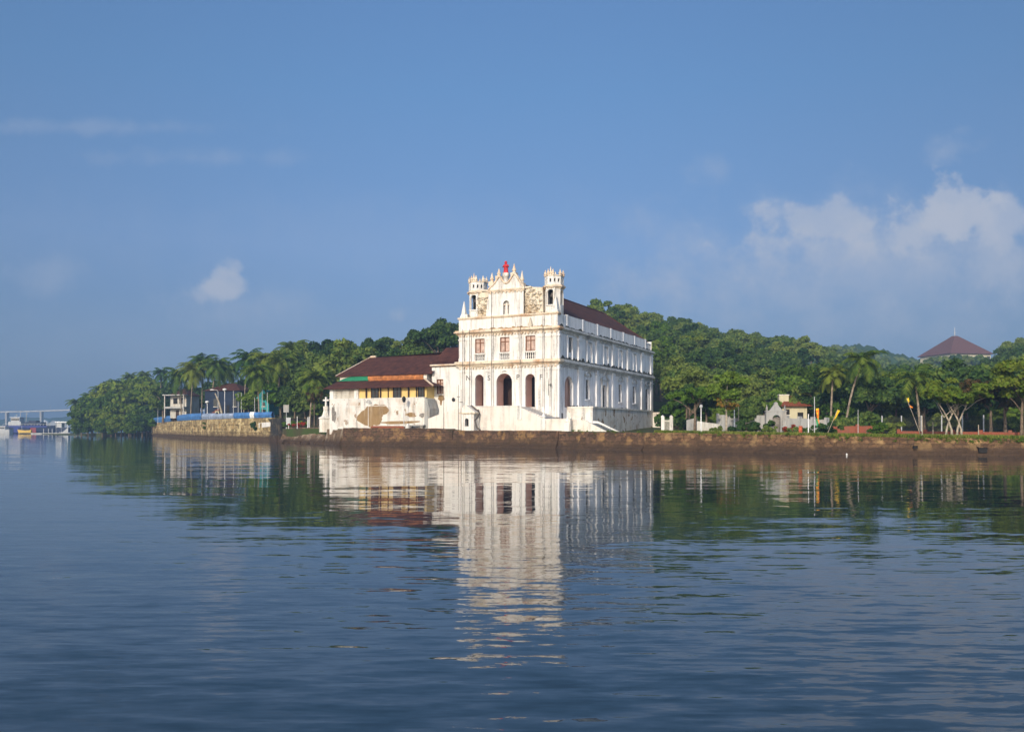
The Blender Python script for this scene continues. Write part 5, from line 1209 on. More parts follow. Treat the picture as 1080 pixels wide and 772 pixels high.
for px, yt, Y, lb in ((166.5, 429.5, 262, 'thin pole at the far left end of the tarpaulin strip'), (193, 421, 228, 'grey pole in front of the pale balcony hut'), (246.2, 412, 186, 'grey pole against the middle of the blue wall'), (251.2, 415, 184, 'slimmer grey pole right of the middle of the blue wall'), (254.6, 414, 183, 'grey pole at the right corner of the blue walled house'), (268.6, 419, 177, 'grey pole between the creeper and the teal shed'), (276.6, 411, 175, 'pale teal pole in front of the teal shed'), (282, 414, 173, 'grey pole at the right side of the teal shed')):
    post('pole', lb, 'pole', px, Y, yt, 'grey_metal', .07, base=4.3, group='poles behind the tarpaulin strip')
# white leaning trunk
o = thing('bare_trunk', 'bare pale leaning trunk right of the globe lamp', 'tree trunk', at(235, 192, z=4.2)); m_ = MB(); m_.tube([(0, 0, 0), (-.3, 0, 2), (-.9, 0, 4.2), (-1.7, 0, 6)], [.28, .24, .2, .13], 8); m_.build('trunk', M['pale_trunk'], o)
# huts on the terrace
def hut(name, label, px0, px1, ybase, yeave, yridge, Y, wallm, roofm, depth=6, over=.5, rz=-.25, feats=(), gable=False):
    a = at(px0, Y); b = at(px1, Y); c = (a+b)/2; wdt = (b-a).length*.97; z0 = at(px0, Y, py=ybase).z; ze = at(px0, Y, py=yeave).z; zr = at(px0, Y, py=yridge).z
    o = thing(name, label, 'house', (c.x, Y, z0), rz)
    m_ = MB(); m_.box(-wdt/2, wdt/2, 0, depth, 0, ze-z0); m_.build('wall', M[wallm], o)
    m_ = MB(); hw = wdt/2+over; r = zr-z0; e = ze-z0-.05
    if gable:
        m_.prism([(-hw, e), (hw, e), (hw, e+.12), (0, r), (-hw, e+.12)], lambda u, v: (u, -over, v), lambda u, v: (u, depth+over, v))
    else:
        i = min(hw, depth/2+over)*.95
        A, B, C_, D_ = (-hw, -over, e), (hw, -over, e), (hw, depth+over, e), (-hw, depth+over, e); E_, G_ = (-hw+i, depth/2, r), (hw-i+.01, depth/2, r)
        m_.quad(A, B, G_, E_); m_.quad(B, C_, G_); m_.quad(C_, D_, E_, G_); m_.quad(D_, A, E_); m_.quad(A, B, C_, D_)
    m_.build('roof', M[roofm], o)
    for f in feats:
        kind, u0, u1, v0, v1, mt = f; m_ = MB(); m_.box(-wdt/2+wdt*u0, -wdt/2+wdt*u1, -.06, .05, (ze-z0)*v0, (ze-z0)*v1); q = m_.build(kind, M[mt], o)
        if kind == 'window': m_ = MB(); m_.box(-wdt/2+wdt*u0-.08, -wdt/2+wdt*u1+.08, -.1, .04, (ze-z0)*v0-.12, (ze-z0)*v0-.003); m_.build('sill', M['white_old'], q)
    return o, wdt, ze-z0
o, wd, hh = hut('balcony_hut', 'small cream two storey hut with open balcony left of the palms', 178, 198, 441, 417, 409, 240, 'shade_wall', 'roof', feats=(('window', .2, .45, .62, .88, 'dark'), ('window', .58, .85, .62, .88, 'dark'), ('door', .35, .55, 0, .36, 'dark_wood')))
m_ = MB(); m_.box(-wd/2-.6, wd/2+.6, -2.0, 0, hh*.42, hh*.50); 
m_.build('balcony', M['concrete'], o)
m_ = MB(); m_.box(-wd/2-.9, wd/2+.9, -2.2, -.51, hh-.1, hh+.15); m_.build('canopy', M['concrete'], o)
for s in (-1, 1): m_ = MB(); m_.box(s*(wd/2+.45)-.12, s*(wd/2+.45)+.12, -1.9, -1.66, 0, hh-.1); m_.build('post', M['shade_wall'], o)
hut('blue_house', 'dark blue walled house with brown hipped roof behind the poles', 213, 256, 440, 412, 403.5, 215, 'navy_wall', 'roof', 8, feats=(('door', .62, .70, 0, .45, 'dark'), ('window', .25, .36, .4, .7, 'glass'), ('window', .8, .9, .4, .7, 'glass')))
hut('teal_shed', 'small teal gabled shed among the creepers', 271.5, 284.5, 437, 420, 411, 182, 'teal', 'teal', 4, .25, gable=True, feats=(('door', .3, .7, 0, .3, 'dark'), ('window', .35, .65, .5, .75, 'glass')))
for i, (px, yb, mt, lb) in enumerate(((226, 437, 'red_wall', 'low reddish box stall behind the tarpaulin strip'), (229, 436, 'cream', 'small cream kiosk beside the leaning bare trunk'))):
    hut('kiosk', lb, px-2.5, px+2.2, 441, 435-i*2, 433-i*2.4, 200-i*4, mt, 'roof_red', 1.6, .2, feats=(('hatch', .2, .8, .4, .8, 'dark'),))

# ------------------------------------------------------------------ waterfront in front of the house and church
post('lamp_post', 'black lantern lamp post in front of the long house', 'street lamp', 426, 121.5, 424.5, 'grey_metal', .06, extra=lantern)
for px, yt, Y, lb in ((388.4, 422, 121.5, 'thin white pole in front of the brown bare patch on the house'), (366, 437, 124, 'thin short pole at the left of the house base'), (468, 411, 111.5, 'thin pole in front of the brown window of the link building')):
    post('pole', lb, 'pole', px, Y, yt, 'white_metal' if px != 468 else 'wire', .035, group='thin poles before the house and church')
o = post('cross_pole', 'thin iron pole with small cross arms beside the shrine', 'pole', 486.3, 108, 411, 'iron', .03)
m_ = MB(); m_.box(-.2, .2, -.03, .03, 3.6, 3.68); m_.build('cross_arm', M['iron'], o)
o = post('cross_pole', 'thin iron pole with small cross arms left of the shrine pole', 'pole', 483.5, 116.5, 406, 'iron', .03)
m_ = MB(); m_.box(-.2, .2, -.03, .03, 4.6, 4.68); m_.build('cross_arm', M['iron'], o)
o = tag(MB().box(-2.4, 2.4, -.3, .3, -.2, .28).box(-2.2, 2.2, -.2, .2, .28, .36).build('red_bench', M['red_wall'], None, at(409, 121, z=2.35)), 'long low red bench seat on the quay below the bare patch', 'bench'); o.rotation_euler = (0, 0, FROT*.4)
o = thing('white_block', 'small white rounded mooring block right of the black lantern post', 'bollard', at(430.2, 120.5, z=2.3)); m_ = MB(); m_.lathe([(.24, -.1), (.24, .55), (.18, .68), (.05, .73)], (0, 0, 0), 12); m_.build('block', M['white'], o)
o = thing('stone_bench', 'low grey stone bench at the right end of the house base', 'bench', at(439.5, 121.5, z=2.3), FROT); m_ = MB(); m_.box(-1.3, 1.3, -.3, .3, .4, .55); m_.build('slab', M['grey_plaster'], o)
for s in (-1, 1): m_ = MB(); m_.box(s*.9-.2, s*.9+.2, -.25, .25, -.1, .4); m_.build('leg', M['stone'], o)

# ------------------------------------------------------------------ right bank
o = make_tree('shade_tree', 'bright green tree with yellowing leaves and slim trunk right of the tall lamp post', 'tree', at(766, 94, z=zg(766, 94)-.1), 'leaf_bright', 601, 2.3, 2.0, 4.6, 20, 5200, .17, trunk='pale_trunk', tr=.11, hollow=.25, flat=.6)
me, cs_ = crown_mesh(602, 1.5, 1.5, 1.3, 3.2, 14, 900, .13, M['leaf_autumn'], .2); c = bpy.data.objects.new('yellowing_leaves', me); COL.objects.link(c); c.parent = o
for i, (px, Y, rx, rz, zc_, mt, lb) in enumerate(((733, 102, 3.6, 1.2, 4.3, 'leaf_bright', 'flat topped spreading tree behind the tall lamp post'), (727, 110, 3.4, 2.2, 4.2, 'leaf_dark', 'dark spreading tree beside the end of the church'), (745, 112, 4.0, 2.2, 4.0, 'leaf_dark', 'dark tree shading the low white arched wall'), (724, 122, 3.6, 3.8, 6.4, 'leaf', 'mid green tree close behind the church corner'), (788, 118, 3.6, 1.7, 3.6, 'leaf', 'broad low tree left of the cemetery gate'), (806, 124, 3.8, 1.5, 3.8, 'leaf_bright', 'flat topped bright tree behind the cemetery wall'), (782, 106, 2.4, 1.2, 2.2, 'leaf_dark', 'dark bushy tree right of the slim shade tree'))):
    make_tree('bank_tree', lb, 'tree', at(px, Y, z=zg(px, Y)-.1), mt, 610+i, rx, rz, zc_, 20, 5200, .24, tr=.16, hollow=.3, flat=.6)
for i, (px, Y, rx, rz, zc_, mt, lb) in enumerate(((858, 128, 4.0, 3.4, 5.0, 'leaf', 'green tree right of the tiled house'), (893, 122, 4.2, 3.8, 5.4, 'leaf_dark', 'dark leafy tree behind the yellow flag'), (918, 116, 4.0, 3.2, 4.8, 'leaf', 'green tree under the tallest palm'), (945, 118, 4.0, 3.6, 5.2, 'leaf_yellow', 'olive tree between the two tall palms'), (975, 112, 4.2, 3.6, 5.0, 'leaf_dark', 'dark tree behind the leaning saffron flag'), (1010, 112, 4.6, 3.8, 5.4, 'leaf', 'green tree behind the spreading white trunked tree'), (1045, 104, 4.2, 3.4, 5.0, 'leaf_dark', 'dark tree left of the russet tree'), (1085, 104, 4.6, 3.8, 5.6, 'leaf', 'green tree at the far right edge'), (842, 142, 4.4, 4.2, 6.5, 'leaf_yellow', 'olive tree rising behind the tiled house roof'), (872, 138, 4.0, 4.0, 6.6, 'leaf', 'leafy tree behind the short pale palm'))):
    make_tree('bank_tree', lb, 'tree', at(px, Y, z=zg(px, Y)-.1), mt, 640+i, rx, rz, zc_, 20, 5200, .27, tr=.18, hollow=.3)
make_tree('spreading_tree', 'wide spreading olive tree with several pale stems on the right grass bank', 'tree', at(1008, 80, z=zg(1008, 80)-.1), 'leaf_yellow', 660, 4.4, 1.7, 4.1, 26, 5600, .17, trunk='pale_trunk', tr=.09, hollow=.25, flat=.55, stems=4)
make_tree('russet_tree', 'large olive tree tinged russet at the right edge of the bank', 'tree', at(1060, 86, z=zg(1060, 86)-.1), 'leaf_brown', 661, 4.0, 2.4, 4.2, 24, 6000, .19, trunk='trunk', tr=.16, hollow=.25, flat=.7)
make_tree('olive_tree', 'yellow green tree overhanging the right edge of the quay', 'tree', at(1078, 80, z=zg(1078, 80)-.1), 'leaf_yellow', 662, 3.4, 2.2, 4.8, 22, 5200, .18, tr=.14, hollow=.25)
for i, (px, Y, sx, mt, lb) in enumerate(((776, 94, .9, 'leaf_dark', 'low dark bush beside the slim shade tree trunk'), (790, 92, 1.1, 'leaf', 'green bush below the cemetery wall'), (803, 91.5, 1.0, 'leaf_dark', 'dark bush just left of the cemetery gate'), (814, 90, .7, 'leaf', 'small bush in front of the cemetery gate'), (838, 88.5, .6, 'leaf', 'small green bush left of the red barrel post'), (855, 88, .8, 'leaf', 'green bush at the foot of the tall flag pole'), (868, 87, .9, 'leaf_dark', 'dark bush between the two flags'), (878, 88, .8, 'leaf_dark', 'dark bush at the foot of the yellow flag'), (755, 93, .6, 'leaf', 'small low bush between the lamp post and slim trunk'), (925, 90, .9, 'leaf_bright', 'bright bush before the red wall'), (940, 92, 1.1, 'leaf', 'bush behind the end of the red wall'), (900, 96, 1.0, 'leaf', 'bush behind the red wall under the tall palm'))):
    o = make_tree('bush', lb, 'bush', at(px, Y, z=zg(px, Y)-.1), mt, 680+i, 1.5, .8, .75, 12, 1700, .13, tr=.05, hollow=.25, stems=3); o.scale = (sx, sx, sx)
o = make_tree('flower_bush', 'red flowering bush in front of the cemetery gate', 'bush', at(831.5, 90, z=zg(831, 90)-.1), 'bougain', 699, .95, .55, .6, 10, 800, .1, tr=.05, hollow=.25, stems=3)
# cemetery gate and walls
GY = 104
gt = thing('cemetery_gate', 'grey white arched gateway with stepped pediment on the right bank', 'gateway', at(818.5, GY, z=1.7), -.12)
px2m = GY/F
gw = 21*px2m; ztop = at(818, GY, py=434).z-1.7; zap = at(818, GY, py=425).z-1.7
gp = lambda a, z, d: (a, d, z)
m_ = MB(); wall(m_, gp, -gw/2, gw/2, -.2, ztop, [(-.42, .52, 0, at(818, GY, py=437.6).z-1.7, True)], .8, 12); m_.box(-gw/2, -.425, .01, .8, -.2, ztop-.01); m_.box(.525, gw/2, .01, .8, -.2, ztop-.01)
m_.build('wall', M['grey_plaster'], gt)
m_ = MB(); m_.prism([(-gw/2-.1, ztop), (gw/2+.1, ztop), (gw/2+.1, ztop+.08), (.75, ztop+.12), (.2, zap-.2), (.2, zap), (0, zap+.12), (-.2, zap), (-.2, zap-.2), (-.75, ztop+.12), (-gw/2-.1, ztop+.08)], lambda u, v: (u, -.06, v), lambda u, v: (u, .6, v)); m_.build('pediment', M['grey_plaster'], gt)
for s in (-1, 1): m_ = MB(); m_.lathe(scaled(FIN, .55, .5), (s*gw/2*.88, .2, ztop+.1), 8); m_.build('pinnacle', M['grey_plaster'], gt)
m_ = MB(); m_.box(-.42, .52, .5, .56, -.1, 2.0)
for k in range(7): m_.box(-.4+k*.15, -.37+k*.15, .42, .46, 0, 1.9)
m_.build('gate_leaf', M['stone'], gt)
def bank_wall(name, label, px0, px1, Y0, Y1, yt0, yt1, mat, thick=.4, posts=0, jag=0.0, seed=1, pm='white_old'):
    A = at(px0, Y0); B = at(px1, Y1); gz0, gz1 = zg(px0, Y0)-.3, zg(px1, Y1)-.3; z0 = at(px0, Y0, py=yt0).z; z1 = at(px1, Y1, py=yt1).z
    o = thing(name, label, 'wall', A); rn = random.Random(seed); n = max(2, int((B-A).length/.9)); d = (B-A).normalized(); nv = Vector((-d.y, d.x, 0))*thick; vs = []
    for i in range(n+1):
        t = i/n; p = (B-A)*t; zb = gz0+(gz1-gz0)*t; zt = z0+(z1-z0)*t+(rn.random()-.5)*jag
        vs += [p+Vector((0, 0, zb)), p+Vector((0, 0, zt)), p+nv+Vector((0, 0, zt)), p+nv+Vector((0, 0, zb))]
    m_ = MB(); m_.add(vs, [(i*4+j, (i+1)*4+j, (i+1)*4+(j+1) % 4, i*4+(j+1) % 4) for i in range(n) for j in range(4)]); m_.add(vs[:4], [(0, 1, 2, 3)]); m_.add(vs[-4:], [(0, 1, 2, 3)])
    m_.build('masonry', M[mat], o)
    for k in range(posts):
        t = k/(posts-1); p = (B-A)*t-nv*.15; z = z0+(z1-z0)*t; m_ = MB(); an = math.atan2(d.y, d.x); m_.box(-.16, .16, -.05, thick*1.35, gz0+(gz1-gz0)*t, z+.18, Matrix.Translation(p) @ Matrix.Rotation(an, 4, 'Z')); m_.build('pier', M[pm], o)
    return o
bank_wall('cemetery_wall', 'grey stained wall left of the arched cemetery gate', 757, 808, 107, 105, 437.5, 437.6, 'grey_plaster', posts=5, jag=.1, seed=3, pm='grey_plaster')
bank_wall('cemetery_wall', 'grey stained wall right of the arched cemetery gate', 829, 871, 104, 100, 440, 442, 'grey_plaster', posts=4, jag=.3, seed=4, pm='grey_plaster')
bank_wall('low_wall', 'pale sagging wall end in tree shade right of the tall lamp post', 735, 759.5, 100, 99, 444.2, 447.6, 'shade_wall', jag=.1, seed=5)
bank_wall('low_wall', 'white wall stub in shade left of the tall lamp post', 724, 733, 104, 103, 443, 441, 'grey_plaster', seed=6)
bank_wall('red_wall', 'red washed low wall behind the grass under the tallest palm', 880, 929, 93, 92, 449.5, 449, 'red_wall', posts=3, jag=.05, seed=7, pm='red_wall')
bank_wall('red_wall', 'long red washed low wall behind the spreading tree', 948, 1130, 88, 80, 454.5, 456.5, 'red_wall', posts=7, seed=8, pm='red_wall')
o = thing('gate_posts', 'pair of white gate posts with pale gate in the shade beside the church end', 'gate', at(703.5, 112, z=1.9), -.1)
for s in (-1, 1): m_ = MB(); m_.box(s*.55-.2, s*.55+.2, -.2, .2, -.1, 1.9); m_.lathe([(.25, 1.9), (.22, 2.0), (.05, 2.15)], (s*.55, 0, 0), 6); m_.build('post', M['white'], o)
m_ = MB()
for k in range(5): m_.box(-.32+k*.15, -.27+k*.15, -.02, .02, 0, 1.6)
m_.box(-.34, .34, -.03, .03, 1.35, 1.42); m_.build('gate', M['white_old'], o)
# tiled house behind the cemetery
o, wd, hh = hut('tiled_house', 'cream house with red tiled roof and square chimney behind the cemetery gate', 825, 851, 445, 428.2, 416.8, 126, 'cream', 'roof_red', 5, .7, -.15, feats=(('window', .15, .3, .45, .8, 'dark'), ('window', .62, .85, .1, .6, 'dark')))
m_ = MB(); za, zb = at(825, 126, py=424.5).z, at(825, 126, py=416.6).z; z0 = o.location.z; m_.box(-wd/2-.3, -wd/2+1.05, .8, 2.2, za-z0-1.5, zb-z0); tw = m_.build('chimney', M['cream'], o)
m_ = MB(); m_.box(-wd/2-.38, -wd/2+1.13, .72, 2.28, zb-z0+.003, zb-z0+.12); m_.build('cap', M['white_old'], tw)
# lamp post, flag poles and flags
def lamp_double(o, h):
    m_ = MB(); m_.lathe([(.05, 0), (.14, .05), (.18, .22), (.13, .36), (.03, .42)], (0, 0, h-.02), 10); m_.build('lamp_globe', M['grey_metal'], o)
    m_ = MB(); m_.lathe([(.19, 0), (.12, .12), (.03, .17)], (0, 0, h+.38), 10); m_.build('lamp_cap', M['iron'], o)
post('lamp_post', 'tall white lamp post with dark cap right of the church', 'street lamp', 739.4, 88.6, 430.5, 'white_metal', .055, extra=lamp_double)
def flag_cloth(name, o, base, dirv, ln, wd, mat, seed):
    m_ = MB(); n = 8; vs = []
    dv = Vector(dirv).normalized(); dn = Vector((0, 0, -1)) if abs(dv.z) < .9 else Vector((1, 0, 0))
    dn = (dn-dv*dn.dot(dv)).normalized(); nn = dv.cross(dn)
    for i in range(n+1):
        t = i/n; off = nn*(math.sin(t*7+seed)*.12*t)
        for j in range(3): vs.append(Vector(base)+dv*ln*t+dn*wd*(j/2)*(1-.85*t)+off)
    m_.add(vs, [(i*3+j, (i+1)*3+j, (i+1)*3+j+1, i*3+j+1) for i in range(n) for j in range(2)], True); return m_.build(name, M[mat], o)
o = post('flag_pole', 'tall green flag pole with furled orange and yellow flag', 'flag', 859, 87, 418.5, 'grey_metal', .045)
h = at(859, 87, py=432).z-o.location.z
flag_cloth('flag', o, (.12, 0, h), (.2, 0, -1), 1.45, .34, 'orange_flag', 1); flag_cloth('flag', o, (.14, -.03, h+.1), (.15, 0, -1), .7, .28, 'yellow_cloth', 2); flag_cloth('flag', o, (.15, .03, h-.9), (.1, 0, -1), .9, .35, 'green_flag', 3)
o = thing('banner_pole', 'leaning pole with yellow banner above the bank right of the tall flag pole', 'flag', at(871, 84.5, z=zg(871, 84.5)))
m_ = MB(); e = at(883.6, 84.5, py=431.5)-at(871, 84.5, z=zg(871, 84.5)); m_.tube([(0, 0, -.2), e], .025, 6); m_.build('pole', M['pale_trunk'], o)
flag_cloth('flag', o, e*.98, -e.normalized()+Vector((.05, 0, -.1)), 1.15, .26, 'yellow_cloth', 4)
o = thing('banner_pole', 'leaning pole with small saffron and yellow flag left of the spreading tree', 'flag', at(972.5, 80, z=zg(972.5, 80)))
m_ = MB(); e = at(956, 80, py=420)-at(972.5, 80, z=zg(972.5, 80)); m_.tube([(0, 0, -.2), e*.55+Vector((-.05, 0, .1)), e], .028, 6); m_.build('pole', M['pale_trunk'], o)
flag_cloth('flag', o, e*.99, (.4, 0, -1), .6, .22, 'yellow_cloth', 5); flag_cloth('flag', o, e*.82+Vector((.12, 0, 0)), (.5, 0, -.6), .35, .2, 'orange_flag', 6)
o = thing('red_barrel', 'red pillar barrel at the edge of the bank left of the white post', 'barrel', at(844.3, 82.5, z=zg(844, 82.5)-.05)); m_ = MB(); m_.lathe([(.17, .15), (.19, .18), (.17, .2), (.17, .45), (.19, .48), (.17, .52), (.17, .84), (.21, .88), (.15, .92)], (0, 0, 0), 14); m_.build('drum', M['red_drum'], o)
m_ = MB(); m_.lathe([(.2, -.06), (.215, .0), (.215, .16), (.2, .17)], (0, 0, -.02), 14); m_.build('base', M['white_old'], o)
for px, Y, yt, mat, r, lb in ((852.6, 82, 436.5, 'white_metal', .05, 'white post at the quay edge right of the red barrel'), (905, 86, 432, 'grey_metal', .03, 'thin grey pole before the red wall under the tall palm'), (972.6, 77.5, 438.5, 'pale_trunk', .05, 'pale upright post left of the spreading tree'), (984, 84, 445, 'pale_trunk', .04, 'short pale post between flag pole and spreading tree'), (1032, 80, 448, 'pale_trunk', .05, 'short post below the russet tree'), (779, 100, 427, 'pale_trunk', .05, 'thin pale pole right of the slim shade tree'), (774.5, 99, 432, 'white_metal', .06, 'white post just right of the slim tree trunk')):
    post('pole', lb, 'pole', px, Y, yt, mat, r, group='poles on the right bank')
# fence net behind the grass at right
fn = thing('mesh_fence', 'dark mesh fence behind the red wall under the spreading tree', 'fence', at(930, 98, z=1.5))
A, B = at(930, 98), at(1060, 92); d = B-A
m_ = MB(); n = 120
for k in range(n+1): p = d*(k/n); m_.box(p.x-.012, p.x+.012, p.y-.01, p.y+.01, 0, 2.1)
for k in range(14): m_.tube([Vector((0, 0, .1+k*.15)), d+Vector((0, 0, .1+k*.15))], .01, 4)
m_.build('mesh', M['iron'], fn)
for k in range(7): p = d*(k/6); m_ = MB(); m_.box(p.x-.05, p.x+.05, p.y-.08, p.y+.02, 0, 2.25); m_.build('post', M['grey_metal'], fn)
# grass tufts on the bank
rng = np.random.default_rng(4); q = []
n = 14000; pxs = 690+rng.random(n)*440; off = -.05+rng.random(n)**1.7*11
for px, f in zip(pxs, off):
    Y = quayY(px)+f; z = topz(px)-.02; x_ = (px-HX)/F*Y; h = .10+.22*rng.random(); a = rng.random()*6.28; w_ = .05+.05*rng.random(); lx, ly = (rng.random()-.5)*.15, (rng.random()-.5)*.15
    c_, s_ = math.cos(a)*w_, math.sin(a)*w_
    q += [(x_-c_, Y-s_, z), (x_+c_, Y+s_, z), (x_+c_*.2+lx, Y+s_*.2+ly, z+h), (x_-c_*.2+lx, Y-s_*.2+ly, z+h)]
go = bpy.data.objects.new('grass', quads_mesh('grass', np.array(q), leaf('bank_grass', [(.07, .11, .02), (.13, .17, .03), (.20, .22, .05)], .3, .15))); COL.objects.link(go); tag(go, 'short green grass on the bank along the right quay wall', 'grass', kind='stuff')

wc, wr = [], []
rw = random.Random(77)
for i in range(230):
    px = (602+rw.random()*90) if i < 30 else (690+rw.random()*400); Y = quayY(px); wc.append(tuple(at(px, Y-.12+rw.random()*.25, z=topz(px)-.45*rw.random()**2+.08))); wr.append(.10+.22*rw.random()**2)
wo2 = bpy.data.objects.new('weeds', quads_mesh('weeds', leaf_cloud(wc, wr, 7000, .055, np.random.default_rng(8), .8, .12), M['leaf_yellow'])); COL.objects.link(wo2); tag(wo2, 'green weeds sprouting along the top edge of the right quay wall', 'weeds', kind='stuff')
# pyramid roofed building on the far hill
PY = 470
pb = thing('pyramid_building', 'large hilltop building with mauve pyramid roof and pale walls', 'building', at(1007, PY, z=at(1007, PY, py=384).z), R(12))
k = PY/F; zE = 384-375.2; m_ = MB(); hw = 29*k*.9
m_.add([(-hw, -hw, zE*k), (hw, -hw, zE*k), (hw, hw, zE*k), (-hw, hw, zE*k), (-1, -1, (384-354.5)*k), (1, -1, (384-354.5)*k), (1, 1, (384-354.5)*k), (-1, 1, (384-354.5)*k)], [(0, 1, 5, 4), (1, 2, 6, 5), (2, 3, 7, 6), (3, 0, 4, 7), (4, 5, 6, 7), (0, 1, 2, 3)]); m_.build('roof', M['roof_mauve'], pb)
m_ = MB(); m_.box(-hw*.9, hw*.9, -hw*.9, hw*.9, -12, zE*k-.05); m_.build('wall', M['cream'], pb)
for i in range(7): a = -hw*.8+i*hw*1.6/6; m_ = MB(); m_.box(a-.9, a+.9, -hw*.9-.12, -hw*.9+.1, zE*k-3.2, zE*k-1.2); m_.build('window', M['glass'], pb)
m_ = MB(); m_.tube([(0, 0, 29*k), (0, 0, 39*k)], [.25, .08], 6); m_.tube([(-.8, 0, 33*k), (.8, 0, 33*k)], .08, 5); m_.build('antenna', M['grey_metal'], pb)
# trees in front of it and along that hill
FT = 'distant hazy tree around the pyramid roofed hilltop building'
ftp = make_tree('distant_tree', FT, 'tree', (0, 0, 0), 'leaf', 720, 6.5, 5.0, 7, 16, 2600, .75, group='distant trees on the far hill', tr=.4)
first = True
for i in range(44):
    px = 876+rn.random()*190; Y = 395+rn.random()*60 if i < 30 else 600+rn.random()*30
    yt = interp([(870, 364), (900, 368), (940, 377), (985, 383), (1040, 380), (1070, 372)], px)+(2 if Y < 500 else -1)+rn.random()*10*(Y < 500)
    if 976 < px < 1040 and Y < 500: yt = max(yt, 373.5+rn.random()*6)
    sc = .7+.5*rn.random(); loc = at(px, Y, py=yt); loc.z -= 12*sc
    if first: ftp.location = loc; ftp.scale = (sc,)*3; first = False
    else: dup(ftp, loc, rn.random()*6, sc)

for i, px in enumerate((983, 992, 1001, 1009, 1017, 1026, 1034)):
    loc = at(px, 425, py=(377.5, 376.5, 379, 374.5, 375.5, 378, 375)[i]); sc = .62+.1*(i % 3); loc.z -= 12*sc; dup(ftp, loc, i*1.7, sc)
# ------------------------------------------------------------------ far left: bridge and moored boats
BY = 1250
br_ = thing('road_bridge', 'long pale road bridge on piers far across the river', 'bridge', at(30, BY, z=0))
o0 = at(30, BY, z=0); A = at(-220, BY+40, py=440)-o0; Bm = at(32, BY, py=434.6)-o0; Cc = at(120, BY-30, py=431.6)-o0; De = at(330, BY-60, py=436)-o0
m_ = MB()
for p, q_ in ((A, Bm), (Bm, Cc), (Cc, De)):
    n_ = Vector((0, 5, 0)); up = Vector((0, 0, 1.9)); m_.add([p-n_, q_-n_, q_+n_, p+n_, p-n_+up, q_-n_+up, q_+n_+up, p+n_+up], [(0, 1, 2, 3), (4, 5, 6, 7), (0, 1, 5, 4), (1, 2, 6, 5), (2, 3, 7, 6), (3, 0, 4, 7)])
m_.build('deck', M['concrete'], br_)
for k in range(15):
    t = (k+.5)/15; x_ = A.x+(De.x-A.x)*t; zt = np.interp(x_, [A.x, Bm.x, Cc.x, De.x], [A.z, Bm.z, Cc.z, De.z]); y_ = np.interp(x_, [A.x, De.x], [A.y, De.y]); m_ = MB(); m_.box(x_-1.4, x_+1.4, y_-3, y_+3, -1, zt-.02); m_.build('pier', M['grey_plaster'], br_)
for k in range(14):
    t = (k+.8)/15; x_ = A.x+(De.x-A.x)*t; zt = np.interp(x_, [A.x, Bm.x, Cc.x, De.x], [A.z, Bm.z, Cc.z, De.z])+2.6; y_ = np.interp(x_, [A.x, De.x], [A.y, De.y])-4.5; m_ = MB(); m_.beam((x_, y_, zt), (x_, y_, zt+7), .16); m_.build('lamp_post', M['grey_metal'], br_)
for i in range(9):
    px = 34+i*4.6; Y = 1540; mt = ('white_metal', 'cream', 'concrete')[i % 3]
    o = thing('shore_building', 'tiny pale building on the hazy far shore under the bridge', 'building', at(px, Y, z=at(px, Y, py=449+(i*7 % 5)*.5).z), (i*.4) % 1, 'pale buildings on the far shore'); m_ = MB(); m_.box(-4, 4, -4, 4, -6, 5+(i*5 % 4)); m_.prism([(-4.6, 5+(i*5 % 4)), (4.6, 5+(i*5 % 4)), (0, 8+(i*5 % 4))], lambda u, v: (u, -4.6, v), lambda u, v: (u, 4.6, v)); m_.build('house_body', M[mt], o)
def hull_mesh(Lh, Wh, H, bow=.25, rake=.12, sheer=.3):
    m_ = MB(); n = 14; vs = []
    for i in range(n+1):
        t = i/n; x_ = -Lh/2+Lh*t
        wf = 1.0 if t > bow else math.sin(t/bow*math.pi/2)**.7*.97+.03
        if t > .94: wf *= 1-(t-.94)*2
        sh_ = H+sheer*((t-.55)*2)**2
        dx = -rake*Lh*max(0, (bow-t)/bow)
        for (y, z, f) in ((-.75, -.4, 0), (-.93, .3*H, .4), (-1, sh_, 1), (-.9, sh_-.02, 1), (.9, sh_-.02, 1), (1, sh_, 1), (.93, .3*H, .4), (.75, -.4, 0)): vs.append((x_+dx*f, y*Wh/2*wf, z))
    m = 8; m_.add(vs, [(i*m+j, (i+1)*m+j, (i+1)*m+(j+1) % m, i*m+(j+1) % m) for i in range(n) for j in range(m)], False); m_.add(vs[:m], [tuple(range(m))]); m_.add(vs[-m:], [tuple(range(m))])
    return m_
VY = 470; kx = VY/F
vs_ = thing('barge', 'long dark blue barge with white wheelhouse and mast moored at the far left', 'barge', at(33, VY, z=0), .03)
hull_mesh(54*kx, 8, 4.0, .14, .05, .5).build('hull', M['hull'], vs_)
m_ = MB(); m_.box(-26*kx, 20*kx, -4.08, -4.0, 3.3, 4.3); m_.build('bulwark', M['hull_blue'], vs_)
for (u0, u1, mt) in ((-14, -9, 'hull_blue'), (3, 9, 'hull_red'), (-2, 2, 'hull_blue')):
    m_ = MB(); m_.box(u0*kx, u1*kx, -4.1, -3.9, .5, 3.2); m_.build('hull_panel', M[mt], vs_)
wh = MB(); wx = (18.5-33)*kx; wh.box(wx-3.2, wx+3.4, -3, 3, 4.2, 6.4); wh.box(wx-2.2, wx+2.4, -2.4, 2.4, 6.4, 8.6); who = wh.build('wheelhouse', M['grey_metal'], vs_)
m_ = MB(); m_.box(wx-2.0, wx+2.2, -2.46, -2.38, 7.1, 8.0); m_.build('window', M['glass'], who)
m_ = MB(); m_.box(wx-2.6, wx+2.8, -2.8, 2.8, 8.6, 8.85); m_.build('roof', M['white_metal'], who)
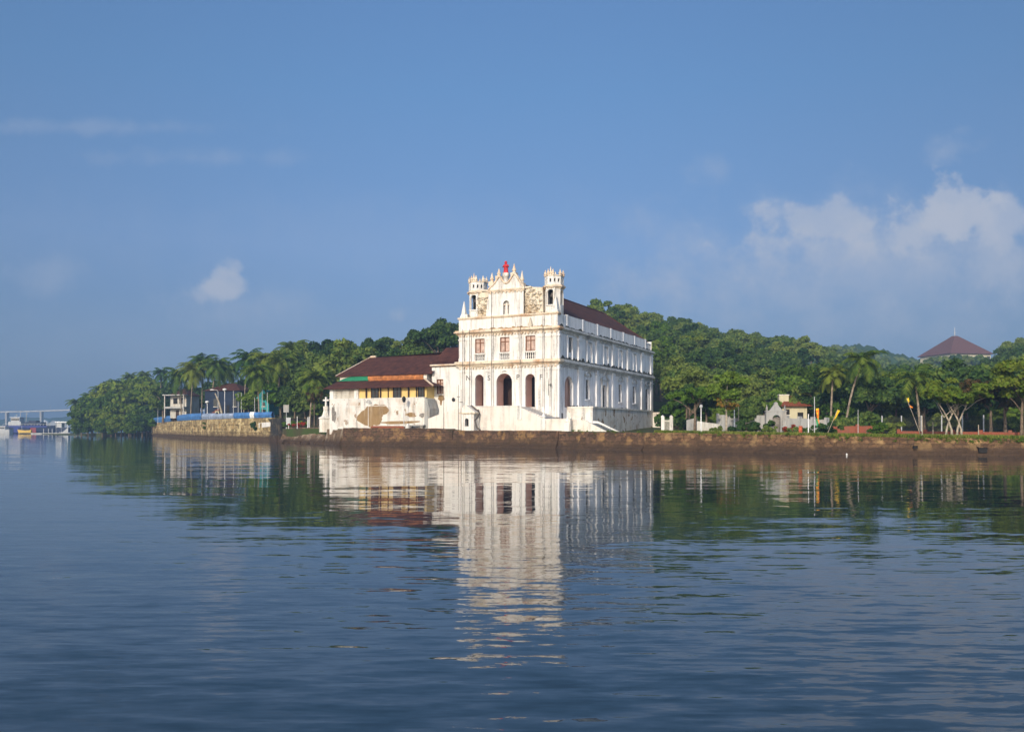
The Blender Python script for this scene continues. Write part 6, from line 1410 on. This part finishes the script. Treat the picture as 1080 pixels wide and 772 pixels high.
for (x_, h0, h1) in ((wx+1.5, 8.8, 12.5), (wx+4.5, 4, 11.5), (wx-.8, 8.8, 10.5)):
    m_ = MB(); m_.tube([(x_, 0, h0), (x_+.5, 0, h1)], .14, 6); m_.tube([(x_-.9, 0, h1-1), (x_+1.3, 0, h1-.8)], .07, 5); m_.build('mast', M['grey_metal'], vs_)
m_ = MB(); x0 = wx+5; m_.box(x0, x0+9, -3, 3, 4.2, 6.2); m_.box(x0+2, x0+6, -2, 2, 6.2, 7.0); m_.build('cargo_house', M['hull'], vs_)
m_ = MB()
for k in range(16): m_.beam((-25*kx+k*3.2*kx, -3.95, 4.2), (-25*kx+k*3.2*kx, -3.95, 5.2), .05)
m_.tube([(-25*kx, -3.95, 5.2), (23*kx, -3.95, 5.2)], .05, 5); m_.build('railing', M['white_metal'], vs_)
YY = 432; yb = thing('motor_boat', 'small boat with yellow hull moored in front of the dark barge', 'boat', at(26.8, YY, z=.1), .25)
hull_mesh(5.6, 2.2, 1.7, .4, .15, .4).build('hull', M['yellow_paint'], yb); m_ = MB(); m_.box(-.6, 1.9, -.8, .8, 1.7, 2.7); cb = m_.build('cabin', M['hull'], yb); m_ = MB(); m_.box(-.9, 2.1, -.95, .95, 2.7, 2.85); m_.build('roof', M['hull_blue'], cb)
m_ = MB(); m_.box(-2.5, 2.6, -1.13, 1.13, -.1, .45); m_.build('waterline_band', M['iron'], yb)
m_ = MB(); m_.tube([(-1.6, 0, 1.7), (-1.6, 0, 4.2)], .06, 5); m_.build('mast', M['white_metal'], yb)
gb_ = thing('ferry_boat', 'pale grey ferry boat cut by the left picture edge', 'boat', at(1, 440, z=.1), -.1)
hull_mesh(11, 3.4, 1.9, .3, .12, .5).build('hull', M['grey_metal'], gb_); m_ = MB(); m_.box(-3.5, 3.2, -1.3, 1.3, 1.8, 3.6); cb = m_.build('cabin', M['grey_metal'], gb_); m_ = MB(); m_.box(-3.2, 2.9, -1.36, -1.28, 2.5, 3.2); m_.build('window', M['glass'], cb); m_ = MB(); m_.box(-4, 3.6, -1.6, 1.6, 3.6, 3.8); m_.build('roof', M['white_metal'], cb)
PYY = 425; pt = thing('pontoon', 'low floating jetty with small white roofed shelter left of the mangroves', 'jetty', at(54, PYY, z=0), .0); kp = PYY/F
m_ = MB(); m_.box(-19*kp, 22*kp, -2, 2, -.3, .55); m_.build('deck', M['concrete'], pt)
m_ = MB(); m_.box(6*kp, 20*kp, -2.0, 2.0, 5.6, 6.1); m_.build('shelter_roof', M['white_metal'], pt)
for x_ in (7, 12.5, 19): 
    for y_ in (-1.6, 1.6): m_ = MB(); m_.beam((x_*kp, y_, .5), (x_*kp, y_, 5.6), .14); m_.build('post', M['white_metal'], pt)
m_ = MB(); m_.box(7*kp, 12*kp, -1.4, 1.6, 3.2, 5.3); m_.build('cabin', M['grey_metal'], pt)
m_ = MB(); m_.box(6.5*kp, 18*kp, -1.7, 1.7, 1.0, 3.1); m_.build('lower_cabin', M['hull'], pt)
m_ = MB(); m_.prism([(13*kp, .55), (20*kp, .55), (20*kp, 3.2)], lambda u, v: (u, -2.05, v), lambda u, v: (u, -1.75, v)); m_.build('gangway', M['grey_metal'], pt)
for x_ in (-6, -1, 3): m_ = MB(); m_.beam((x_*kp, -1.7, .5), (x_*kp, -1.7, 2.6), .12); m_.build('mooring_post', M['white_metal'], pt)
bpy.context.view_layer.update()
